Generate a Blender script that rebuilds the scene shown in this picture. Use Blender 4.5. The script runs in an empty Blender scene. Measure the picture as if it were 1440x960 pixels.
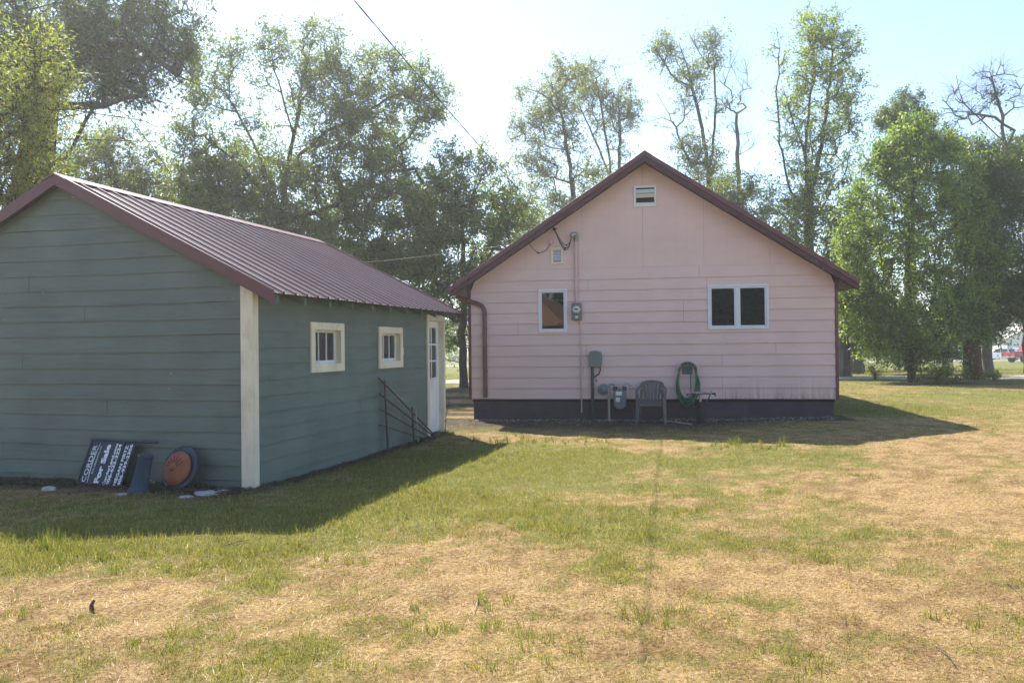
import bpy, math, random
import numpy as np
from mathutils import Vector, Matrix
random.seed(4); rng = np.random.default_rng(11)
R = math.radians
scene = bpy.context.scene
col = scene.collection

# ------------------------------------------------------------------ camera
EYE = 1.55; FPX = 1130.0
roll = R(.57); pit = math.atan(5.9/FPX)
c_r = Vector((math.cos(roll), 0, -math.sin(roll)))
u0 = Vector((math.sin(roll), 0, math.cos(roll))); f0 = Vector((0, 1, 0))
c_f = math.cos(pit)*f0 + math.sin(pit)*u0
c_u = math.cos(pit)*u0 - math.sin(pit)*f0
cam = bpy.data.objects.new('camera', bpy.data.cameras.new('camera')); col.objects.link(cam)
m3 = Matrix((c_r, c_u, -c_f)).transposed()
cam.matrix_world = Matrix.Translation((0, 0, EYE)) @ m3.to_4x4()
cam.data.sensor_width = 36; cam.data.lens = 36*FPX/1440
cam.data.clip_start = .05; cam.data.clip_end = 4000
scene.camera = cam

# ------------------------------------------------------------------ light
SUN = Vector((-.40, .82, 1.0)).normalized()
elev = math.asin(SUN.z); az = math.atan2(SUN.x, SUN.y)
world = bpy.data.worlds.new('World'); scene.world = world; world.use_nodes = True
nt = world.node_tree
sky = nt.nodes.new('ShaderNodeTexSky'); sky.sky_type = 'NISHITA'; sky.sun_disc = False
sky.sun_elevation = elev; sky.sun_rotation = az
sky.air_density = 1.0; sky.dust_density = .6; sky.ozone_density = 1.0; sky.altitude = 900
bg = nt.nodes['Background']; bg.inputs['Strength'].default_value = .128
nt.links.new(sky.outputs['Color'], bg.inputs['Color'])
sl = bpy.data.lights.new('sun', 'SUN'); sl.energy = 5.0; sl.angle = R(.53); sl.color = (1, .93, .82)
so = bpy.data.objects.new('sun', sl); col.objects.link(so)
so.rotation_euler = SUN.to_track_quat('Z', 'Y').to_euler()
scene.view_settings.view_transform = 'Standard'; scene.view_settings.look = 'None'
scene.view_settings.exposure = 1.25; scene.view_settings.gamma = 1
cy = scene.cycles
cy.use_denoising = True; cy.use_adaptive_sampling = True; cy.adaptive_threshold = .02
cy.max_bounces = 7; cy.diffuse_bounces = 4; cy.glossy_bounces = 3; cy.transmission_bounces = 5; cy.transparent_max_bounces = 8
cy.sample_clamp_indirect = 6; cy.volume_bounces = 1; cy.time_limit = 900

# ------------------------------------------------------------------ helpers
def at(px, py, Y):
    """world point at depth Y that the survey photograph shows at (px, py)"""
    d = c_f + c_r*((px-720)/FPX) - c_u*((py-480)/FPX)
    return Vector((0, 0, EYE)) + d*(Y/d.y)

def tag(o, label=None, cat=None, group=None, kind=None):
    if label: o['label'] = label
    if cat: o['category'] = cat
    if group: o['group'] = group
    if kind: o['kind'] = kind
    return o

def empty(name, loc, rz=0, parent=None):
    o = bpy.data.objects.new(name, None); col.objects.link(o)
    o.empty_display_size = .2; o.location = loc; o.rotation_euler = (0, 0, rz)
    if parent: o.parent = parent
    return o

def copy_tree(o, parent=None):
    c = o.copy(); col.objects.link(c); c.parent = parent
    for ch in [k for k in col.objects if k.parent == o]:
        copy_tree(ch, c)
    return c

class MB:
    def __init__(s): s.v = []; s.f = []; s.m = []
    def poly(s, pts, mi=0):
        n = len(s.v); s.v += [tuple(p) for p in pts]; s.f.append(tuple(range(n, n+len(pts)))); s.m.append(mi)
    def hull(s, a, b, mi=0, cap=True):
        """loft between two loops of equal length"""
        n = len(s.v); k = len(a); s.v += [tuple(p) for p in a]+[tuple(p) for p in b]
        for i in range(k):
            j = (i+1) % k; s.f.append((n+i, n+j, n+k+j, n+k+i)); s.m.append(mi)
        if cap:
            s.f.append(tuple(range(n+k-1, n-1, -1))); s.m.append(mi)
            s.f.append(tuple(range(n+k, n+2*k))); s.m.append(mi)
    def box(s, x0, x1, y0, y1, z0, z1, mi=0):
        s.hull([(x0,y0,z0),(x1,y0,z0),(x1,y1,z0),(x0,y1,z0)], [(x0,y0,z1),(x1,y0,z1),(x1,y1,z1),(x0,y1,z1)], mi)
    def bar(s, a, b, w, h, mi=0, up=(0,0,1)):
        a = Vector(a); b = Vector(b); d = (b-a).normalized(); up = Vector(up)
        x = d.cross(up)
        if x.length < 1e-4: x = d.cross(Vector((0,1,0)))
        x.normalize(); y = x.cross(d).normalized()
        q = lambda p: [p-x*w/2-y*h/2, p+x*w/2-y*h/2, p+x*w/2+y*h/2, p-x*w/2+y*h/2]
        s.hull(q(a), q(b), mi)
    def tube(s, pts, r, n=8, mi=0, closed=False, flat=1.0, up=None):
        pts = [Vector(p) for p in pts]; N = len(pts)
        rs = r if isinstance(r, (list, tuple)) else [r]*N
        st = len(s.v); prev = None
        for i, p in enumerate(pts):
            if closed: t = pts[(i+1) % N]-pts[i-1]
            else: t = pts[min(i+1, N-1)]-pts[max(i-1, 0)]
            t.normalize()
            if prev is None:
                prev = Vector(up) if up else (Vector((0,0,1)) if abs(t.z) < .9 else Vector((1,0,0)))
            x = prev - t*prev.dot(t)
            if x.length < 1e-5: x = t.orthogonal()
            x.normalize(); y = t.cross(x); prev = x
            for k in range(n):
                a = 2*math.pi*k/n
                s.v.append(tuple(p + x*(math.cos(a)*rs[i]*flat) + y*(math.sin(a)*rs[i])))
        for i in range(N if closed else N-1):
            j = (i+1) % N
            for k in range(n):
                l = (k+1) % n
                s.f.append((st+i*n+k, st+i*n+l, st+j*n+l, st+j*n+k)); s.m.append(mi)
        if not closed:
            s.f.append(tuple(st+k for k in range(n-1, -1, -1))); s.m.append(mi)
            s.f.append(tuple(st+(N-1)*n+k for k in range(n))); s.m.append(mi)
    def lathe(s, prof, c=(0,0,0), axis=(0,0,1), n=20, mi=0, jit=0):
        """profile of (radius, height) about an axis through c"""
        ax = Vector(axis).normalized(); x = ax.orthogonal().normalized(); y = ax.cross(x); c = Vector(c); st = len(s.v)
        for (r, h) in prof:
            for k in range(n):
                a = 2*math.pi*k/n; rr = r*(1+jit*random.uniform(-1, 1))
                s.v.append(tuple(c + ax*h + x*(math.cos(a)*rr) + y*(math.sin(a)*rr)))
        for i in range(len(prof)-1):
            for k in range(n):
                l = (k+1) % n
                s.f.append((st+i*n+k, st+i*n+l, st+(i+1)*n+l, st+(i+1)*n+k)); s.m.append(mi)
        s.f.append(tuple(st+k for k in range(n-1, -1, -1))); s.m.append(mi)
        s.f.append(tuple(st+(len(prof)-1)*n+k for k in range(n))); s.m.append(mi)
    def build(s, name, mats, parent=None, smooth=False, bevel=0, loc=None):
        me = bpy.data.meshes.new(name); me.from_pydata(s.v, [], s.f)
        if not isinstance(mats, (list, tuple)): mats = [mats]
        for m in mats: me.materials.append(m)
        me.polygons.foreach_set('material_index', s.m)
        import bmesh
        bm = bmesh.new(); bm.from_mesh(me); bmesh.ops.recalc_face_normals(bm, faces=bm.faces); bm.to_mesh(me); bm.free()
        if smooth: me.shade_smooth()
        o = bpy.data.objects.new(name, me); col.objects.link(o)
        if parent: o.parent = parent
        if loc is not None: o.location = loc
        if bevel:
            b = o.modifiers.new('bevel', 'BEVEL'); b.width = bevel; b.segments = 2; b.limit_method = 'ANGLE'; b.angle_limit = R(40)
        if smooth == 'edge':
            me.set_sharp_from_angle(angle=R(35))
        return o

def np_mesh(name, verts, faces, mat, colors=None, parent=None, smooth=False):
    """mesh from arrays; faces all with the same number of corners"""
    me = bpy.data.meshes.new(name); verts = np.asarray(verts, np.float32); faces = np.asarray(faces, np.int32)
    M, k = faces.shape
    me.vertices.add(len(verts)); me.vertices.foreach_set('co', verts.ravel())
    me.loops.add(M*k); me.loops.foreach_set('vertex_index', faces.ravel())
    me.polygons.add(M); me.polygons.foreach_set('loop_start', np.arange(M, dtype=np.int32)*k)
    me.polygons.foreach_set('loop_total', np.full(M, k, np.int32))
    if smooth: me.polygons.foreach_set('use_smooth', np.ones(M, bool))
    me.update(calc_edges=True)
    if colors is not None:
        ca = me.color_attributes.new('col', 'FLOAT_COLOR', 'POINT')
        c4 = np.ones((len(verts), 4), np.float32); c4[:, :3] = colors; ca.data.foreach_set('color', c4.ravel())
    me.materials.append(mat)
    o = bpy.data.objects.new(name, me); col.objects.link(o)
    if parent: o.parent = parent
    return o

# ---- noise in numpy
def vnoise(x, y, seed=0):
    xi = np.floor(x).astype(np.int64); yi = np.floor(y).astype(np.int64); fx = x-xi; fy = y-yi
    fx = fx*fx*(3-2*fx); fy = fy*fy*(3-2*fy)
    def h(a, b):
        n = (a*374761393 + b*668265263 + seed*1442695041) & 0xffffffff
        n = ((n ^ (n >> 13))*1274126177) & 0xffffffff
        return ((n ^ (n >> 16)) & 0xffff)/65535.0
    return (h(xi, yi)*(1-fx)+h(xi+1, yi)*fx)*(1-fy)+(h(xi, yi+1)*(1-fx)+h(xi+1, yi+1)*fx)*fy
def fbm(x, y, seed=0, o=4):
    s = 0; a = .5; t = 0
    for i in range(o):
        s = s+a*vnoise(x, y, seed+i*17); t += a; a *= .5; x = x*2.03+5.1; y = y*2.03+1.7
    return s/t
def sst(t): t = np.clip(t, 0, 1); return t*t*(3-2*t)

# ---- materials
def nodes_of(name):
    m = bpy.data.materials.new(name); m.use_nodes = True
    n = m.node_tree.nodes; return m, n, m.node_tree.links, n['Principled BSDF']
def ramp(n, stops):
    r = n.new('ShaderNodeValToRGB'); e = r.color_ramp.elements
    while len(e) < len(stops): e.new(.5)
    for q, (p, c) in zip(e, stops): q.position = p; q.color = (*c, 1) if len(c) == 3 else c
    return r
def mulc(c, k): return tuple(min(1, a*k) for a in c)

def paint(name, base, rough=.6, var=.18, scale=3.0, dirt=None, dirt_amt=.35, dirt_scale=(2, 2, 9), bump=.15, bump_scale=40, spec=.3, metal=0, grain=None, chips=None):
    """weathered paint: tonal drift, blotches of dirt, fine bump; all in object space"""
    m, n, l, p = nodes_of(name)
    tc = n.new('ShaderNodeTexCoord')
    n1 = n.new('ShaderNodeTexNoise'); n1.inputs['Scale'].default_value = scale; n1.inputs['Detail'].default_value = 6
    l.new(tc.outputs['Object'], n1.inputs['Vector'])
    r1 = ramp(n, [(.25, mulc(base, 1-var)), (.75, mulc(base, 1+var))]); l.new(n1.outputs['Fac'], r1.inputs[0])
    out = r1.outputs[0]
    if dirt:
        mp = n.new('ShaderNodeMapping'); mp.inputs['Scale'].default_value = dirt_scale; l.new(tc.outputs['Object'], mp.inputs[0])
        n2 = n.new('ShaderNodeTexNoise'); n2.inputs['Scale'].default_value = 1; n2.inputs['Detail'].default_value = 8; n2.inputs['Roughness'].default_value = .65
        l.new(mp.outputs[0], n2.inputs['Vector'])
        r2 = ramp(n, [(.5, (0, 0, 0)), (.72, (dirt_amt,)*3)]); l.new(n2.outputs['Fac'], r2.inputs[0])
        mx = n.new('ShaderNodeMixRGB'); l.new(r2.outputs[0], mx.inputs[0]); l.new(out, mx.inputs[1]); mx.inputs[2].default_value = (*dirt, 1)
        out = mx.outputs[0]
    if chips:
        mp = n.new('ShaderNodeMapping'); mp.inputs['Scale'].default_value = (7, 7, 16); l.new(tc.outputs['Object'], mp.inputs[0])
        n5 = n.new('ShaderNodeTexNoise'); n5.inputs['Scale'].default_value = 1; n5.inputs['Detail'].default_value = 3; l.new(mp.outputs[0], n5.inputs['Vector'])
        r5 = ramp(n, [(.735, (0, 0, 0)), (.745, (.8,)*3)]); l.new(n5.outputs['Fac'], r5.inputs[0])
        mx = n.new('ShaderNodeMixRGB'); l.new(r5.outputs[0], mx.inputs[0]); l.new(out, mx.inputs[1]); mx.inputs[2].default_value = (*chips, 1); out = mx.outputs[0]
    l.new(out, p.inputs['Base Color'])
    p.inputs['Roughness'].default_value = rough; p.inputs['Metallic'].default_value = metal; p.inputs['Specular IOR Level'].default_value = spec
    n3 = n.new('ShaderNodeTexNoise'); n3.inputs['Scale'].default_value = bump_scale; n3.inputs['Detail'].default_value = 5
    src = tc.outputs['Object']
    if grain:
        mp = n.new('ShaderNodeMapping'); mp.inputs['Scale'].default_value = grain; l.new(src, mp.inputs[0]); src = mp.outputs[0]
    l.new(src, n3.inputs['Vector'])
    b = n.new('ShaderNodeBump'); b.inputs['Strength'].default_value = bump; b.inputs['Distance'].default_value = .01
    l.new(n3.outputs['Fac'], b.inputs['Height']); l.new(b.outputs[0], p.inputs['Normal'])
    return m

def leafmat(name, trans=.5, gloss=.05, boost=2.4):
    m, n, l, p = nodes_of(name); n.remove(p); o = n['Material Output']
    a = n.new('ShaderNodeVertexColor'); a.layer_name = 'col'
    d = n.new('ShaderNodeBsdfDiffuse'); t = n.new('ShaderNodeBsdfTranslucent'); g = n.new('ShaderNodeBsdfGlossy'); g.inputs['Roughness'].default_value = .42
    l.new(a.outputs[0], d.inputs[0])
    mu = n.new('ShaderNodeMixRGB'); mu.blend_type = 'MULTIPLY'; mu.inputs[0].default_value = 1; mu.inputs[2].default_value = (boost*1.0, boost*1.06, boost*.52, 1)
    l.new(a.outputs[0], mu.inputs[1]); l.new(mu.outputs[0], t.inputs[0])
    mx = n.new('ShaderNodeMixShader'); mx.inputs[0].default_value = trans; l.new(d.outputs[0], mx.inputs[1]); l.new(t.outputs[0], mx.inputs[2])
    m2 = n.new('ShaderNodeMixShader'); m2.inputs[0].default_value = gloss; l.new(mx.outputs[0], m2.inputs[1]); l.new(g.outputs[0], m2.inputs[2])
    l.new(m2.outputs[0], o.inputs[0]); return m

def glassmat(name, base=(.012,.014,.016), ior=1.9):
    m, n, l, p = nodes_of(name)
    p.inputs['Base Color'].default_value = (*base, 1); p.inputs['Roughness'].default_value = .02; p.inputs['IOR'].default_value = ior
    tc = n.new('ShaderNodeTexCoord'); nz = n.new('ShaderNodeTexNoise'); nz.inputs['Scale'].default_value = 1.6; l.new(tc.outputs['Object'], nz.inputs['Vector'])
    b = n.new('ShaderNodeBump'); b.inputs['Strength'].default_value = .03; b.inputs['Distance'].default_value = .05
    l.new(nz.outputs['Fac'], b.inputs['Height']); l.new(b.outputs[0], p.inputs['Normal'])
    return m

M = {}
M['green'] = paint('green_boards', (.138,.172,.150), .62, .13, 1.6, dirt=(.07,.075,.065), dirt_amt=.4, dirt_scale=(1.2,1.2,7), bump=.35, bump_scale=12, grain=(2,2,26), chips=(.33,.33,.30))
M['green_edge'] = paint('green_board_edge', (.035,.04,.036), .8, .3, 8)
M['pink'] = paint('pink_boards', (.67,.485,.44), .6, .06, 1.2, dirt=(.44,.31,.28), dirt_amt=.22, dirt_scale=(1.5,1.5,5), bump=.22, bump_scale=30, grain=(1,1,14))
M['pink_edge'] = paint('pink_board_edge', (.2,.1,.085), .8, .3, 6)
M['dark_gap'] = paint('dark_gap', (.02,.018,.018), .9, .2, 5)
M['cream'] = paint('cream_trim', (.72,.64,.49), .55, .08, 3, dirt=(.35,.3,.22), dirt_amt=.5, dirt_scale=(6,6,2.2), bump=.2, bump_scale=20, grain=(8,8,1))
M['white'] = paint('white_vinyl', (.66,.68,.70), .4, .05, 4, dirt=(.5,.48,.42), dirt_amt=.3, bump=.04)
M['door_white'] = paint('door_white', (.70,.70,.70), .5, .06, 4, dirt=(.42,.4,.35), dirt_amt=.5, dirt_scale=(5,5,1.6), bump=.12)
M['maroon'] = paint('maroon_metal', (.118,.038,.040), .45, .14, 3, dirt=(.10,.07,.065), dirt_amt=.35, bump=.05, spec=.5)
M['maroon_wood'] = paint('maroon_board', (.085,.034,.036), .6, .16, 3, dirt=(.05,.04,.04), dirt_amt=.5, bump=.2, bump_scale=22, grain=(2,2,9))
M['roofmetal'] = paint('ribbed_roof_metal', (.215,.122,.10), .40, .16, 1.7, dirt=(.16,.12,.11), dirt_amt=.6, dirt_scale=(2.2,5,2.2), bump=.05, spec=1.0)
M['foundation'] = paint('foundation_paint', (.060,.043,.056), .75, .3, 2.4, dirt=(.09,.08,.07), dirt_amt=.5, bump=.5, bump_scale=26)
M['glass'] = glassmat('window_glass', ior=1.6)
M['oldglass'] = glassmat('shed_glass', (.035,.033,.036), 1.5)
M['black'] = paint('black_rubber', (.015,.015,.016), .6, .2, 8)
M['steel'] = paint('galvanised_steel', (.30,.31,.32), .4, .15, 9, metal=.7, bump=.05)
M['greybox'] = paint('grey_enamel', (.155,.185,.185), .5, .08, 6, dirt=(.1,.11,.11), dirt_amt=.3, bump=.03)
M['metergrey'] = paint('meter_enamel', (.14,.16,.175), .5, .1, 7, bump=.05)
M['pipe'] = paint('dark_pipe', (.05,.05,.058), .5, .2, 9, metal=.2)
M['pinkpipe'] = paint('pink_painted_conduit', (.58,.40,.40), .5, .05, 3)
M['taupe'] = paint('taupe_resin', (.125,.105,.104), .5, .12, 5, dirt=(.16,.14,.13), dirt_amt=.3, bump=.05)
M['hose'] = paint('green_hose', (.014,.115,.055), .4, .2, 4, bump=.05, spec=.5)
M['label'] = paint('paper_label', (.7,.7,.66), .6, .06, 30)
M['dial'] = paint('meter_dial', (.55,.55,.52), .4, .1, 20)
M['navy'] = paint('sign_navy', (.020,.021,.033), .5, .14, 4, dirt=(.06,.06,.06), dirt_amt=.3, bump=.03)
M['signwhite'] = paint('sign_white', (.72,.75,.78), .5, .06, 14, bump=.02)
M['bluecol'] = paint('blue_painted_plinth', (.035,.056,.082), .55, .2, 5, dirt=(.07,.09,.11), dirt_amt=.4)
M['terra'] = paint('terracotta', (.30,.105,.055), .7, .22, 7, dirt=(.12,.06,.04), dirt_amt=.5, bump=.3, bump_scale=30)
M['stone'] = paint('pale_stone', (.40,.40,.40), .85, .2, 6, dirt=(.2,.19,.18), dirt_amt=.5, bump=.6, bump_scale=14)
M['oldwood'] = paint('old_brown_wood', (.10,.068,.06), .8, .3, 6, bump=.4, bump_scale=30, grain=(4,4,4))
M['paleww'] = paint('pale_weathered_stick', (.34,.31,.27), .8, .25, 12)
M['brass'] = paint('dull_brass', (.30,.23,.12), .4, .2, 12, metal=.8)
M['red'] = paint('red_handle', (.30,.03,.025), .5, .15, 9)
M['rafter'] = paint('rafter_tail_green', (.125,.16,.14), .65, .2, 5, bump=.3)
M['soffit'] = paint('soffit_board', (.16,.12,.105), .7, .2, 4, bump=.2)
M['leaf'] = leafmat('tree_leaf')
M['grass'] = leafmat('grass_blade', .42, .03, 1.5)

def bark(name, c, s=9):
    m, n, l, p = nodes_of(name)
    tc = n.new('ShaderNodeTexCoord'); mp = n.new('ShaderNodeMapping'); mp.inputs['Scale'].default_value = (s, s, s*.18); l.new(tc.outputs['Object'], mp.inputs[0])
    nz = n.new('ShaderNodeTexNoise'); nz.inputs['Scale'].default_value = 1; nz.inputs['Detail'].default_value = 8; nz.inputs['Roughness'].default_value = .7; l.new(mp.outputs[0], nz.inputs['Vector'])
    r = ramp(n, [(.3, mulc(c, .35)), (.55, c), (.8, mulc(c, 1.7))]); l.new(nz.outputs['Fac'], r.inputs[0]); l.new(r.outputs[0], p.inputs['Base Color'])
    p.inputs['Roughness'].default_value = .9; p.inputs['Specular IOR Level'].default_value = .15
    b = n.new('ShaderNodeBump'); b.inputs['Strength'].default_value = .8; b.inputs['Distance'].default_value = .05; l.new(nz.outputs['Fac'], b.inputs['Height']); l.new(b.outputs[0], p.inputs['Normal'])
    return m
M['bark'] = bark('grey_brown_bark', (.085,.068,.055))
M['barkred'] = bark('reddish_bark', (.125,.058,.040), 7)
def _upper_grey(m):
    n = m.node_tree.nodes; l = m.node_tree.links; p = n['Principled BSDF']; src = p.inputs['Base Color'].links[0].from_socket
    tc = n.new('ShaderNodeTexCoord'); sp = n.new('ShaderNodeSeparateXYZ'); l.new(tc.outputs['Object'], sp.inputs[0]); mr = n.new('ShaderNodeMapRange'); mr.inputs[1].default_value = 3; mr.inputs[2].default_value = 5; l.new(sp.outputs['Z'], mr.inputs[0])
    mx = n.new('ShaderNodeMixRGB'); l.new(mr.outputs[0], mx.inputs[0]); l.new(src, mx.inputs[1]); mx.inputs[2].default_value = (.16,.135,.125,1); l.new(mx.outputs[0], p.inputs['Base Color'])
_upper_grey(M['barkred'])
M['barkpale'] = bark('pale_bark', (.17,.145,.125), 7)
# ------------------------------------------------------------------ the plots
aG = R(15.2); G0 = Vector((-2.822, 8.745, 0)); GW = 5.0; GL = 6.02           # shed: near right corner, width to the left, length
aH = R(8.7); H0 = Vector((-.857, 17.0, 0)); HW = 7.33; HD = 10.5             # house: near left corner
gX = np.array([math.cos(aG), -math.sin(aG)]); gY = np.array([math.sin(aG), math.cos(aG)])
hX = np.array([math.cos(aH), -math.sin(aH)]); hY = np.array([math.sin(aH), math.cos(aH)])
def to_g(x, y): return (x-G0.x)*gX[0]+(y-G0.y)*gX[1], (x-G0.x)*gY[0]+(y-G0.y)*gY[1]
def to_h(x, y): return (x-H0.x)*hX[0]+(y-H0.y)*hX[1], (x-H0.x)*hY[0]+(y-H0.y)*hY[1]

def gz(x, y, fine=True):
    x = np.asarray(x, float); y = np.asarray(y, float)
    z = .09*sst((x-2)/5)*sst((y-8)/5)*(1-sst((y-22)/10))
    z = z - .016*np.clip(y-38, 0, 92)
    k = np.exp(-((x+4.5)**2+(y-8.0)**2)/5.0); z = z+.05*k
    if fine:
        z = z + .045*(fbm(x*.55, y*.55, 3, 3)-.5)*sst((y-2)/3)
        near = 1-sst((y-10)/20)
        z = z + near*(.036*(fbm(x*2.6, y*2.6, 9, 3)-.5)+.030*(fbm(x*9, y*9, 5, 2)-.5))
    return z
def gz1(x, y): return float(gz(np.array([x]), np.array([y]))[0])

SPOTS = [(600,672,1.2,.6), (690,645,1.6,.6), (520,718,.9,.5), (640,700,1.0,.35), (760,650,1.2,.3), (70,775,.6,.75), (20,790,.5,.4), (330,770,.8,.35), (960,655,1.9,.28), (1080,640,1.5,.22), (800,730,.9,.28), (900,745,.7,.22),
         (430,900,.55,.3), (760,890,.6,.26), (1180,745,.8,.2), (1230,580,1.8,.8), (1330,565,2.2,.35), (1320,640,1.0,.1), (840,800,.4,.25), (1420,560,3,.35), (640,600,1.2,.35), (150,760,1.0,.2), (1110,570,1.5,.3),
         (1300,700,1.6,-.25), (1010,815,.55,-.3), (1240,850,.7,-.3), (870,700,.5,-.15), (1370,640,1.3,-.22), (910,632,.45,-.4), (700,780,.7,-.15), (180,850,.5,-.22), (600,810,.6,-.15), (1290,600,1.0,-.0)]
SP = []
for (px, py, r, a) in SPOTS:
    d = at(px, py, 1)-Vector((0, 0, EYE)); t = -EYE/d.z; SP.append((d.x*t, d.y*t, r, a))
def green(x, y):
    g = .36+.6*(fbm(x*.8, y*.8, 21, 3)-.5)+.8*(fbm(x*2.9, y*2.9, 31, 3)-.5)+.7*(fbm(x*9, y*9, 37, 2)-.5)
    for (sx, sy, r, a) in SP:
        g = g+a*np.exp(-((x-sx)**2+(y-sy)**2)/(r*r))
    g = g+.6*sst((y-22)/14)
    return np.clip(g, 0, 1)
LANE = (33.6, 37.0)
def lane_mid(x): return 35.2-.03*x+.4*np.sin(x*.21)
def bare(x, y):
    """trodden soil: along the walls (house band widened to paint its shaded ground darker), the lane, dirt under the trees"""
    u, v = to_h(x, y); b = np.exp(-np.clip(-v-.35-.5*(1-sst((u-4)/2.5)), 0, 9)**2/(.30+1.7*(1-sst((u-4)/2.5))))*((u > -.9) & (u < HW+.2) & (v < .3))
    w, l = to_g(x, y)
    b = np.maximum(b, .85*np.exp(-np.clip(-l-.30, 0, 9)**2/.10)*((w < .25) & (l < .3)))
    b = np.maximum(b, .8*np.exp(-np.clip(w-.12, 0, 9)**2/.02)*((l > -.2) & (l < GL+.3) & (w > -.3)))
    for (cx, cy, rx, ry) in ((-1.4, 18.4, 1.3, .45), (-1.6, 21.0, 1.2, .6), (-2.2, 24.2, 2.2, .7), (15.6, 28.6, 2.6, .8), (-1.8, 28, 2.5, 1.5)):
        b = np.maximum(b, sst(1.6-((x-cx)/rx)**2-((y-cy)/ry)**2+1.2*(fbm(x*1.5, y*1.5, 77, 3)-.5)))
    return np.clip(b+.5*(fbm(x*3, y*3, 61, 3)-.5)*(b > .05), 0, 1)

def thatch(x, y):
    """how thickly the dead straw lies: worn scuffs show the soil between"""
    return sst((fbm(x*6.5, y*6.5, 99, 4)+.25*(fbm(x*1.1, y*1.1, 97, 3)-.5)-.34)/.2)

# ------------------------------------------------------------------ ground: one sheet to the horizon
def axis(lim, near, step):
    a = [0.0]; s = step
    while a[-1] < lim:
        if a[-1] > near: s *= 1.10
        a.append(a[-1]+s)
    return np.array(a)
px_ = axis(680, 9, .085); gx = np.concatenate([-px_[:0:-1], px_])
gy = np.concatenate([-axis(60, 1, .6)[:0:-1], axis(680, 18, .085)])
X, Y = np.meshgrid(gx, gy); Z = gz(X, Y)
nx, ny = len(gx), len(gy)
idx = np.arange(nx*ny).reshape(ny, nx)
F = np.stack([idx[:-1, :-1], idx[:-1, 1:], idx[1:, 1:], idx[1:, :-1]], -1).reshape(-1, 4)
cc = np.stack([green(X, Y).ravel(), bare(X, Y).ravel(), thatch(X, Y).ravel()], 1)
m, n, l, p = nodes_of('lawn_soil')
vc = n.new('ShaderNodeVertexColor'); vc.layer_name = 'col'; sep = n.new('ShaderNodeSeparateColor'); l.new(vc.outputs[0], sep.inputs[0])
tc = n.new('ShaderNodeTexCoord')
def nz(scale, det=8, rough=.65):
    q = n.new('ShaderNodeTexNoise'); q.inputs['Scale'].default_value = scale; q.inputs['Detail'].default_value = det; q.inputs['Roughness'].default_value = rough
    l.new(tc.outputs['Object'], q.inputs['Vector']); return q.outputs['Fac']
a1 = ramp(n, [(.30, (.10,.06,.028)), (.45, (.26,.17,.08)), (.6, (.39,.275,.14)), (.78, (.52,.39,.21))]); l.new(nz(34), a1.inputs[0])
a2 = ramp(n, [(.3, (.058,.070,.015)), (.55, (.135,.155,.034)), (.75, (.23,.225,.065))]); l.new(nz(26), a2.inputs[0])
a3 = ramp(n, [(.3, (.028,.022,.016)), (.55, (.070,.055,.042)), (.78, (.19,.15,.115))]); l.new(nz(20), a3.inputs[0])  # bare soil, toned down to deepen the house's shade as well
ad = n.new('ShaderNodeMath'); ad.operation = 'ADD'; l.new(sep.outputs[0], ad.inputs[0])
sb = n.new('ShaderNodeMath'); sb.operation = 'MULTIPLY_ADD'; l.new(nz(7), sb.inputs[0]); sb.inputs[1].default_value = 1.1; sb.inputs[2].default_value = -.62; l.new(sb.outputs[0], ad.inputs[1])
rm = ramp(n, [(.2, (0,0,0)), (.62, (.85,.85,.85))]); l.new(ad.outputs[0], rm.inputs[0])
x1 = n.new('ShaderNodeMixRGB'); rt = ramp(n, [(0, (.70,.66,.62)), (1, (1.05,1.05,1.05))]); l.new(sep.outputs[2], rt.inputs[0])
xt = n.new('ShaderNodeMixRGB'); xt.blend_type = 'MULTIPLY'; xt.inputs[0].default_value = 1; l.new(a1.outputs[0], xt.inputs[1]); l.new(rt.outputs[0], xt.inputs[2])
l.new(rm.outputs[0], x1.inputs[0]); l.new(xt.outputs[0], x1.inputs[1]); l.new(a2.outputs[0], x1.inputs[2])
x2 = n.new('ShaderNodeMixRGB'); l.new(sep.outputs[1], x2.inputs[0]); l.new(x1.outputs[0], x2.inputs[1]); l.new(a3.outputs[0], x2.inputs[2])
l.new(x2.outputs[0], p.inputs['Base Color']); p.inputs['Roughness'].default_value = .95; p.inputs['Specular IOR Level'].default_value = .1
bp = n.new('ShaderNodeBump'); bp.inputs['Strength'].default_value = .9; bp.inputs['Distance'].default_value = .03; l.new(nz(42), bp.inputs['Height']); l.new(bp.outputs[0], p.inputs['Normal'])
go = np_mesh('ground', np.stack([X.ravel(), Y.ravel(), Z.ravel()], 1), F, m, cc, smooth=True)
tag(go, 'dry patchy back yard lawn with bare soil and painted shade beside the walls', 'ground', kind='structure')

# gravel lane across the back and the far street
def strip(name, xs, mid, half, mat, lift, label, edge=.35):
    xs = np.asarray(xs); mdl = mid(xs); k = 7; vs = []
    for j in range(k):
        t = j/(k-1)*2-1
        yy = mdl+t*(half+(edge*(fbm(xs*1.3, xs*0+j, 41, 3)-.5) if abs(t) == 1 else 0))
        vs.append(np.stack([xs, yy, gz(xs, yy)+lift+.03*(1-t*t)], 1))
    v = np.concatenate(vs); nn = len(xs); ii = np.arange(nn*k).reshape(k, nn)
    f = np.stack([ii[:-1, :-1], ii[:-1, 1:], ii[1:, 1:], ii[1:, :-1]], -1).reshape(-1, 4)
    o = np_mesh(name, v, f, mat, smooth=True); tag(o, label, 'road', kind='structure'); return o
M['gravel'] = paint('gravel_lane', (.36,.31,.28), .95, .35, 6, dirt=(.22,.17,.13), dirt_amt=.5, dirt_scale=(2,2,2), bump=.8, bump_scale=30)
M['asphalt'] = paint('pale_street', (.30,.28,.27), .9, .15, 2, bump=.4, bump_scale=30)
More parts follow.
